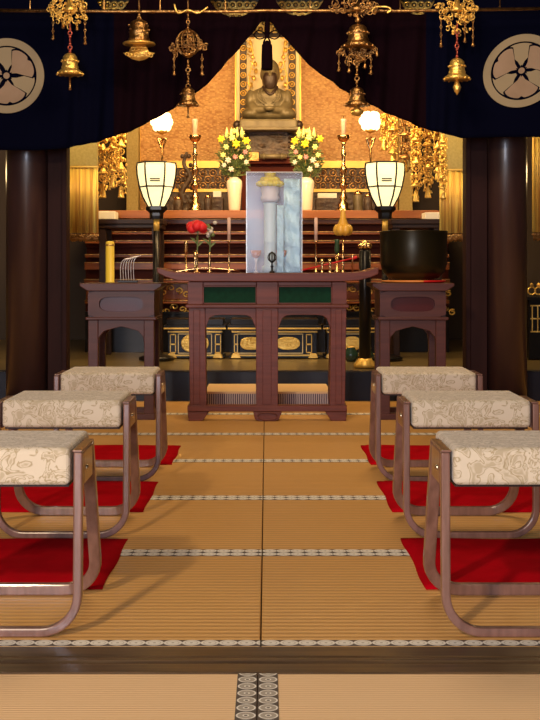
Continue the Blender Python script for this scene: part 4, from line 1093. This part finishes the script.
# pole lanterns
def bonbori(px, lab, Y=9.15):
    s = Y/F; xx = X(px, Y); t = thing('standing_lantern', (xx, Y, PH), lab, 'lantern', None)
    zt = Z(163, Y); zb = Z(207, Y); n = 6; rot = PI/6*0
    prof = [(8*s, 0), (13.5*s, 10*s), (17*s, 20*s), (19.3*s, 32*s), (19.8*s, 40*s), (19.2*s, 44*s)]
    MB().lathe([(r*.97, z) for r, z in prof], (xx, Y, zb), n, rot=rot).build('paper_shade', shade_glow, t)
    m = MB()
    for i in range(n):
        a = 2*PI*i/n+rot; m.tube([(xx+r*math.cos(a), Y+r*math.sin(a), zb+z) for r, z in prof], .0065, 5)
    for r, z in (prof[0], prof[2], prof[-1]): m.ring((xx, Y, zb+z), r, .0055, 'z', n, 5) if False else m.tube([(xx+r*math.cos(2*PI*i/n+rot), Y+r*math.sin(2*PI*i/n+rot), zb+z) for i in range(n)], .006, 5, closed=True)
    # small bow bars mid-height
    m.tube([(xx-5*s, Y-18*s, zb+25*s), (xx+5*s, Y-18*s, zb+25*s)], .005, 5); m.tube([(xx-5*s, Y-18*s, zb+27*s), (xx+5*s, Y-18*s, zb+27*s)], .005, 5)
    m.build('frame', dkmetal, t, smooth=True)
    MB().lathe([(6.5*s, 0), (7*s, 3*s), (7*s, 6*s), (10.5*s, 9*s), (10.5*s, 12.5*s), (2*s, 13*s)], (xx, Y, zb-12*s), 6).build('cup', black_lac, t)
    MB().lathe([(3*s, 0), (3*s, 12*s)], (xx, Y, zb-24*s), 14).build('gold_sleeve', gold_paint, t, smooth=True)
    MB().lathe([(3.2*s, 0), (3.2*s, zb-24*s-PH-.05)], (xx, Y, PH+.05), 14).build('pole', black_lac, t, smooth=True)
    MB().lathe([(.13, 0), (.13, .018), (.10, .03), (.04, .045), (.03, .07)], (xx, Y, PH+.006), 20).build('base', black_lac, t, smooth=True)
bonbori(156.5, 'glowing hexagonal paper lantern on a black pole, left of the altar table')
bonbori(385, 'glowing hexagonal paper lantern on a black pole, right behind the bowl gong')
# dark standing post at right of table
Y = 8.45; s = Y/F; xx = X(365, Y)
t = thing('black_post_stand', (xx, Y, PH), 'thick black lacquered post stand with gilt foot, between altar table and bowl stand', 'stand')
MB().lathe([(.075, 0), (.075, .02), (.05, .05), (.045, .06)], (xx, Y, PH+.006), 16).build('foot', gold_paint, t, smooth=True)
MB().lathe([(.04, 0), (.04, Z(252, Y)-PH-.06), (.03, Z(252, Y)-PH-.05)], (xx, Y, PH+.066), 16).build('post', black_lac, t, smooth=True)
m = MB()
for i in range(8):
    a = i*PI/4; m.ball((xx+.03*math.cos(a), Y+.03*math.sin(a), Z(246, Y)), .02, seg=8, rings=5)
m.ball((xx, Y, Z(244, Y)), .025); m.build('finial', brass, t, smooth=True)

# small boxes, dark figures on shelf
def shelf_obj(name, mb, mt, o, lab, cat, **k):
    q = mb.build(name, mt, origin=o, **k); tag(q, lab, cat); return q
Y = 10.3
for a, b, c, lab, lab2 in ((205, 223, 197, 'dark low chest behind shelf objects, left of the left vase', 'small white box on the dark chest near the left vase'), (316, 342, 198, 'dark low chest between right vase and right candlestick', 'thin white packet on the dark chest near the right vase')):
    shelf_obj('low_chest', MB().box(X(a, 10.75), X(b, 10.75), 10.75, 10.95, SH+.001, Z(c, 10.75)), rock_m, (X(a, 10.75), 10.75, SH), lab, 'chest', bevel=.004)
    w0, w1, wt = ((213, 221, 191) if a < 250 else (318, 337, 193))
    shelf_obj('small_box', MB().box(X(w0, 10.75), X(w1, 10.75), 10.77, 10.87, Z(c, 10.75)+.001, Z(wt, 10.75)), white_box, (X(w0, 10.75), 10.77, Z(c, 10.75)), lab2, 'box', bevel=.003)
def figurine(px, py, lab, mt):
    Y = 10.5; s = Y/F; xx = X(px, Y); H = Z(py, Y)-SH
    t = thing('carved_ornament', (xx, Y, SH), lab, 'ornament')
    MB().lathe([(8*s, 0), (8*s, .05*H), (5*s, .1*H), (3*s, .16*H)], (xx, Y, SH+.001), 14).build('base', mt, t, smooth=True)
    m = MB(); r5 = random.Random(int(px))
    m.tube(catmull([(xx, Y, SH+.14*H), (xx-4*s, Y, SH+.35*H), (xx+4*s, Y, SH+.6*H), (xx-2*s, Y, SH+.8*H), (xx+1*s, Y, SH+H)], 6), 3*s, 8, scales=[1.2-.03*i for i in range(25)])
    for i in range(14):
        z_ = r5.uniform(.2, .95); m.ball((xx+r5.uniform(-6, 6)*s, Y+r5.uniform(-4, 4)*s, SH+z_*H), 2.4*s, seg=7, rings=5)
    m.build('body', mt, t, smooth=True)
figurine(186, 152, 'dark carved ornament left of the left candlestick on the shelf', rock_m)
def canister(px, y, w_, lab, mt, Y=10.4):
    s = Y/F; xx = X(px, Y); H = Z(y, Y)-SH
    t = thing('canister', (xx, Y, SH), lab, 'canister')
    MB().lathe([(w_*.9*s, 0), (w_*s, .08*H), (w_*s, .72*H), (w_*.8*s, .8*H)], (xx, Y, SH+.001), 16).build('body', mt, t, smooth=True)
    MB().lathe([(w_*.85*s, 0), (w_*.85*s, .06*H), (w_*.3*s, .16*H), (w_*.1*s, .18*H)], (xx, Y, SH+.81*H), 16).build('lid', brass, t, smooth=True)
canister(358, 190, 5, 'grey lidded canister right of the right candlestick', statue_m)
canister(368, 193, 4, 'brown lidded canister behind the right paper lantern', rock_m)
canister(208, 194, 4, 'dark lidded canister between left candlestick and left vase', rock_m)
canister(178, 196, 4.5, 'dark lidded canister beside the left carved ornament', rock_m)

# ------------------------------------------------------------ side tables by the altar (dark) with things
def side_table(x0, x1, lab, px_leg):
    Y = 9.45; a, b = X(x0, Y), X(x1, Y); zt = Z(219, Y)
    t = thing('side_altar_table', ((a+b)/2, Y+.2, PH), lab, 'table')
    MB().box(a, b, Y, Y+.4, Z(224, Y), zt).box(a+.01, b-.01, Y+.01, Y+.39, Z(228, Y), Z(224, Y)).build('tabletop', dark_wood, t, bevel=.005)
    for x in (a+.04, b-.06):
        for y in (Y+.02, Y+.34): 
            MB().prism([(x-.02, PH), (x+.03, PH), (x+.025, PH+.3), (x+.04, Z(245, Y)), (x+.03, Z(228, Y)), (x-.03, Z(228, Y)), (x-.02, Z(245, Y))], y, y+.05).build('leg', dark_wood, t, bevel=.004)
    return zt, Y
zt, Yt = side_table(96, 163, 'dark low side table at the left end of the altar', 0)
side_table(391, 446, 'dark low side table at the right end of the altar', 0)
shelf_obj('white_box', MB().box(X(97, 9.6), X(116, 9.6), 9.55, 9.75, zt+.001, Z(211.5, 9.6)), white_box, (X(97, 9.6), 9.55, zt), 'white box on the dark left side table', 'box', bevel=.006)
shelf_obj('white_box', MB().box(X(424, 9.6), X(440, 9.6), 9.55, 9.75, zt+.001, Z(212.5, 9.6)), white_box, (X(424, 9.6), 9.55, zt), 'white box on the dark right side table', 'box', bevel=.006)
# yellow tube and wire rack on the left stand
Y = 7.34; xx = X(110, Y); s = Y/F; ZS = .777
t = thing('yellow_tube', (xx, Y, ZS), 'glossy yellow cylinder standing on the left side stand', 'cylinder')
MB().lathe([(4.8*s, 0), (4.8*s, .004), (4.4*s, .006), (4.4*s, Z(243, Y)-ZS), (3.8*s, Z(241.5, Y)-ZS), (1*s, Z(241, Y)-ZS)], (xx, Y, ZS), 20).build('tube', paper_y, t, smooth=True)
MB().lathe([(4.6*s, 0), (4.6*s, .012)], (xx, Y, Z(246, Y)), 20).build('band', gold, t, smooth=True)
Y = 7.3
t = thing('wire_rack', (X(130, Y), Y, ZS), 'small rack of curved silvery wires standing on the left stand', 'rack')
silver = mat('silver_wire', (.6, .5, .42), .3, .9)
for i in range(6):
    MB().tube(catmull([W(121+i*2.6, 282, Y), W(120.5+i*2.6, 268-i*.6, Y), W(122.5+i*2.6, 261-i*.6, Y), W(128+i*2.6, 258-i*.5, Y)], 6), .0026, 5).build('wire', silver, t, smooth=True)
MB().box(X(118, Y), X(138, Y), Y-.02, Y+.02, ZS, ZS+.012).build('rack_base', dkmetal, t, bevel=.002)

# ------------------------------------------------------------ black and gold low cabinets on the platform
def low_cabinet(x0, x1, ovals, lab, Y=9.35, sidepanels=()):
    a, b = X(x0, Y), X(x1, Y); zb = PH+.006
    t = thing('lacquer_cabinet', ((a+b)/2, Y+.15, PH), lab, 'cabinet', 'black and gold low cabinets on the platform')
    MB().box(a, b, Y, Y+.3, Z(356, Y), Z(329, Y)).build('body', black_lac, t, bevel=.003)
    MB().box(a-.03, b+.03, Y-.03, Y+.33, Z(329, Y), Z(325, Y)).box(a-.01, b+.01, Y-.015, Y+.31, Z(325, Y), Z(319, Y)).build('top_slab', black_lac, t, bevel=.003)
    MB().box(a-.03, b+.03, Y-.034, Y-.03, Z(329, Y), Z(327.5, Y)).box(a-.002, b+.002, Y-.004, Y, Z(332.5, Y), Z(331, Y)).box(a-.002, b+.002, Y-.004, Y, Z(356, Y), Z(354.5, Y)).build('gilt_trim', gold_paint, t)
    MB().box(a-.02, b+.02, Y-.02, Y+.31, zb, Z(356, Y)).build('plinth', black_lac, t, bevel=.003)
    for o in ovals:
        cx_, ww, hh = o
        p = MB().box(X(cx_-ww-3, Y), X(cx_+ww+3, Y), Y-.006, Y, Z(353.5, Y), Z(333.5, Y)).build('panel', step_lac, t)
        s = Y/F
        MB().prism([(X(cx_, Y)+ww*s*math.copysign(abs(math.cos(q))**.7, math.cos(q)), Z(343.3, Y)+hh*s*math.sin(q)) for q in [2*PI*i/28 for i in range(28)]], Y-.016, Y-.006).build('gold_oval', gold, p, bevel=.004)
        m = MB()
        for xx in (cx_-ww-3, cx_+ww+2.2): m.box(X(xx, Y), X(xx+.8, Y), Y-.010, Y-.006, Z(353.5, Y), Z(333.5, Y))
        m.box(X(cx_-ww-3, Y), X(cx_+ww+3, Y), Y-.010, Y-.006, Z(334.3, Y), Z(333.5, Y)); m.box(X(cx_-ww-3, Y), X(cx_+ww+3, Y), Y-.010, Y-.006, Z(353.5, Y), Z(352.7, Y))
        m.build('panel_border', cream, p)
    for xx in sidepanels:
        m = MB().box(X(xx-3, Y), X(xx-2.2, Y), Y-.006, Y, Z(353, Y), Z(334, Y)).box(X(xx+2.2, Y), X(xx+3, Y), Y-.006, Y, Z(353, Y), Z(334, Y)).box(X(xx-3, Y), X(xx+3, Y), Y-.006, Y, Z(335, Y), Z(334, Y)).box(X(xx-3, Y), X(xx+3, Y), Y-.006, Y, Z(345, Y), Z(343.5, Y)).box(X(xx-3, Y), X(xx+3, Y), Y-.006, Y, Z(353, Y), Z(352, Y))
        m.build('end_panel_trim', gold_paint, t)
    for xx in (x0+2, x1-6):
        MB().prism([(X(xx-3, Y), zb), (X(xx+7, Y), zb), (X(xx+5, Y), zb+.035), (X(xx-1, Y), zb+.035)], Y-.045, Y-.021).build('foot', gold_paint, t, bevel=.002)
low_cabinet(168, 222, [(195, 14, 9)], 'black and gold low cabinet with oval, seen left through the table legs', sidepanels=(173, 218))
low_cabinet(232, 317, [(251, 11, 6.5), (288, 12, 6.5)], 'black and gold low cabinet with two ovals behind table centre', sidepanels=(237, 309))
low_cabinet(327, 378, [(352, 9, 7)], 'black and gold low cabinet with oval, right of the altar table', sidepanels=(333,))
# dark round pots right of table
for px, r_, lab in ((351, .05, 'small dark green round pot on the platform, right of the table'), (367, .045, 'small dark pot beside the green pot on the platform')):
    Y = 8.95; xx = X(px, Y)
    t = thing('round_pot', (xx, Y, PH), lab, 'pot')
    MB().lathe([(r_*.6, 0), (r_, r_*.7), (r_*1.05, r_*1.2), (r_*.6, r_*1.9), (r_*.65, r_*2.1), (r_*.5, r_*2.1), (r_*.5, r_*1.8)], (xx, Y, PH+.006), 20).build('body', mat('dark_green_glaze', (.02, .05, .035), .25, coat=.5) if 'dark_green_glaze' not in MAT else MAT['dark_green_glaze'], t, smooth=True)
    MB().ring((xx, Y, PH+.006+r_*2.1), r_*.6, .004, 'z', 16, 5).build('rim', gold_paint, t, smooth=True)

# ------------------------------------------------------------ banners and gilt strands
def banner(x0, x1, ytop, ysplit, ybot, lab, Y=8.7):
    a, b = X(x0, Y), X(x1, Y); zt = Z(ytop, Y)
    t = thing('hanging_banner', ((a+b)/2, Y, 3.0), lab, 'banner')
    MB().box(a, b, Y, Y+.05, Z(ysplit, Y), 3.25).build('head_cloth', olive, t, bevel=.004)
    MB().box(a-.004, b+.004, Y-.006, Y+.056, Z(ysplit+1.5, Y), Z(ysplit, Y)).build('gilt_band', gold_paint, t)
    m = MB(); n = int((x1-x0)/1.7); 
    for i in range(n):
        x = a+(b-a)*(i+.5)/n
        for k, y in enumerate((Y+.012, Y+.04)):
            m.tube([(x+.002*math.sin(i*k+i), y+.004*math.sin(i*2.1), Z(ysplit+1.5, Y)), (x+.003*math.sin(i*1.3), y+.004*math.sin(i*1.1), Z(ybot, Y))], (b-a)/n*.62, 6)
    m.build('tassel_cords', banner_m, t, smooth=True)
    m = MB(); r6 = random.Random(int(x0))
    for i in range(n*2):
        x = a+(b-a)*(i+.5)/(n*2); m.ball((x, Y+.02, Z(ybot+1.5+2.5*r6.random(), Y)), .012, seg=6, rings=4)
        m.tube([(x, Y+.02, Z(ybot+3, Y)), (x+.004, Y+.02, Z(ybot+7+2*r6.random(), Y))], .004, 4)
    m.build('bead_fringe', gold_old, t, smooth=True)
banner(69, 97.5, 145, 166, 233, 'gold tasselled banner hanging beside the left jamb')
banner(440.5, 464, 140, 169, 233, 'gold tasselled banner hanging beside the right jamb')
banner(533.5, 560, 140, 100, 232, 'gold tasselled banner cut by the right photo edge, beyond the right pillar')
def strand(px, y0, y1, w_, Y, lab, seed, mt=gold):
    r6 = random.Random(seed); s = Y/F
    t = thing('gilt_strand', (X(px, Y), Y, 3.0), lab, 'hanging ornament', 'gilt ornament strands hanging at the altar sides')
    MB().tube([W(px, y1-8, Y), W(px, y0, Y), (X(px, Y), Y, 3.28)], .006, 5).build('cord', gold_old, t)
    y = y0; k = 0; m = MB(); pl = MB()
    while y < y1-14:
        kk = k % 3; h = 9 if kk == 0 else 7
        if kk == 0:
            pl.lathe([(w_*.9*s, 0), (w_*s, 1*s), (w_*.6*s, 3*s), (w_*.25*s, 7*s), (.5*s, 8*s)], W(px, y+8, Y), 10)
        elif kk == 1:
            pl.ring(W(px, y+3.5, Y), 3.2*s, .8*s, 'y', 12, 5); pl.ball(W(px, y+3.5, Y), 1.5*s, seg=8, rings=5)
        else:
            for i in range(5): pl.ball(W(px+(i-2)*w_*.35, y+3+abs(i-2), Y), 1.5*s, seg=7, rings=5, sz=1.5)
        for i in range(7):
            a = r6.uniform(0, 6.28); q = w_*r6.uniform(.5, 1); c = W(px+q*math.cos(a), y+r6.uniform(0, h), Y+q*s*math.sin(a))
            if i % 2: m.ball(c, 1.1*s, seg=6, rings=4, sz=1.6)
            else: m.ring(c, 1.6*s, .5*s, r6.choice('xyz'), 8, 4)
            if i % 3 == 0: m.tube([c, c-Vector((0, 0, r6.uniform(4, 9)*s))], .4*s, 4); m.lathe([(1.5*s, 0), (1*s, 2*s), (.3*s, 3*s)], c-Vector((0, 0, 10*s)), 6)
        y += h; k += 1
    m.build('bead_drops', mt, t, smooth=True); pl.build('plates', mt, t, smooth=True)
    b = MB(); c = W(px, y1, Y)
    b.lathe([(3.4*s, 0), (3.2*s, 1.5*s), (2.6*s, 5*s), (2*s, 10*s), (.8*s, 12*s)], c, 12); b.build('bell', gold, t, smooth=True)
strand(103, 120, 198, 5.5, 9.0, 'gilt ornament strand next to the left banner', 1)
strand(112, 118, 188, 5, 9.1, 'middle one of three gilt ornament strands beside the left banner', 2)
strand(121, 116, 198, 5.5, 9.0, 'gilt ornament strand farthest from the left banner', 3)
R_ = [(384, 96, 150, 4.5, 9.6, 'short gilt strand right of the right lotus lamp', gold), (393, 100, 165, 5.5, 9.5, 'gilt strand hanging just above the right paper lantern edge', gold), (405, 105, 172, 6.5, 9.3, 'dark gilt strand right above the right paper lantern', gold_old), (416, 110, 202, 6, 9.1, 'long gilt strand midway between right lantern and right banner', gold), (428, 115, 198, 6.0, 9.15, 'broad gilt strand left of the right banner', gold), (438, 118, 180, 5, 8.9, 'gilt strand nearest to the right banner', gold), (443, 135, 199, 4, 8.6, 'gilt strand hanging in front of the right banner', gold)]
for i, (px, a, b, w_, Y, lab, mt) in enumerate(R_): strand(px, a, b, w_, Y, lab, 20+i, mt)
# items at far right beyond the pillar
Y = 9.2; t = thing('lacquer_shrine', (X(536, Y)+.12, Y+.1, PH), 'black and gold small shrine glimpsed beyond the right pillar', 'shrine')
a = X(529, Y)
MB().box(a, a+.34, Y, Y+.3, PH+.006, Z(300, Y)).build('body', black_lac, t, bevel=.004)
MB().box(a-.02, a+.36, Y-.03, Y+.32, Z(300, Y), Z(297, Y)).build('roof_slab', black_lac, t)
m = MB()
for yy in (305, 318, 331): m.box(a+.01, a+.33, Y-.005, Y, Z(yy+1.3, Y), Z(yy, Y))
for q in range(8): m.box(a+.02+q*.04, a+.027+q*.04, Y-.005, Y, Z(331, Y), Z(306, Y))
m.build('gilt_trim', gold, t)
m = MB()
for i in range(6): m.ring((a+.03+i*.05, Y+.05, Z(291, Y)), .028, .006, 'y', 10, 5); m.ball((a+.03+i*.05, Y+.05, Z(285, Y)), .014, seg=6, rings=4)
m.build('gilt_crest', gold, t, smooth=True)
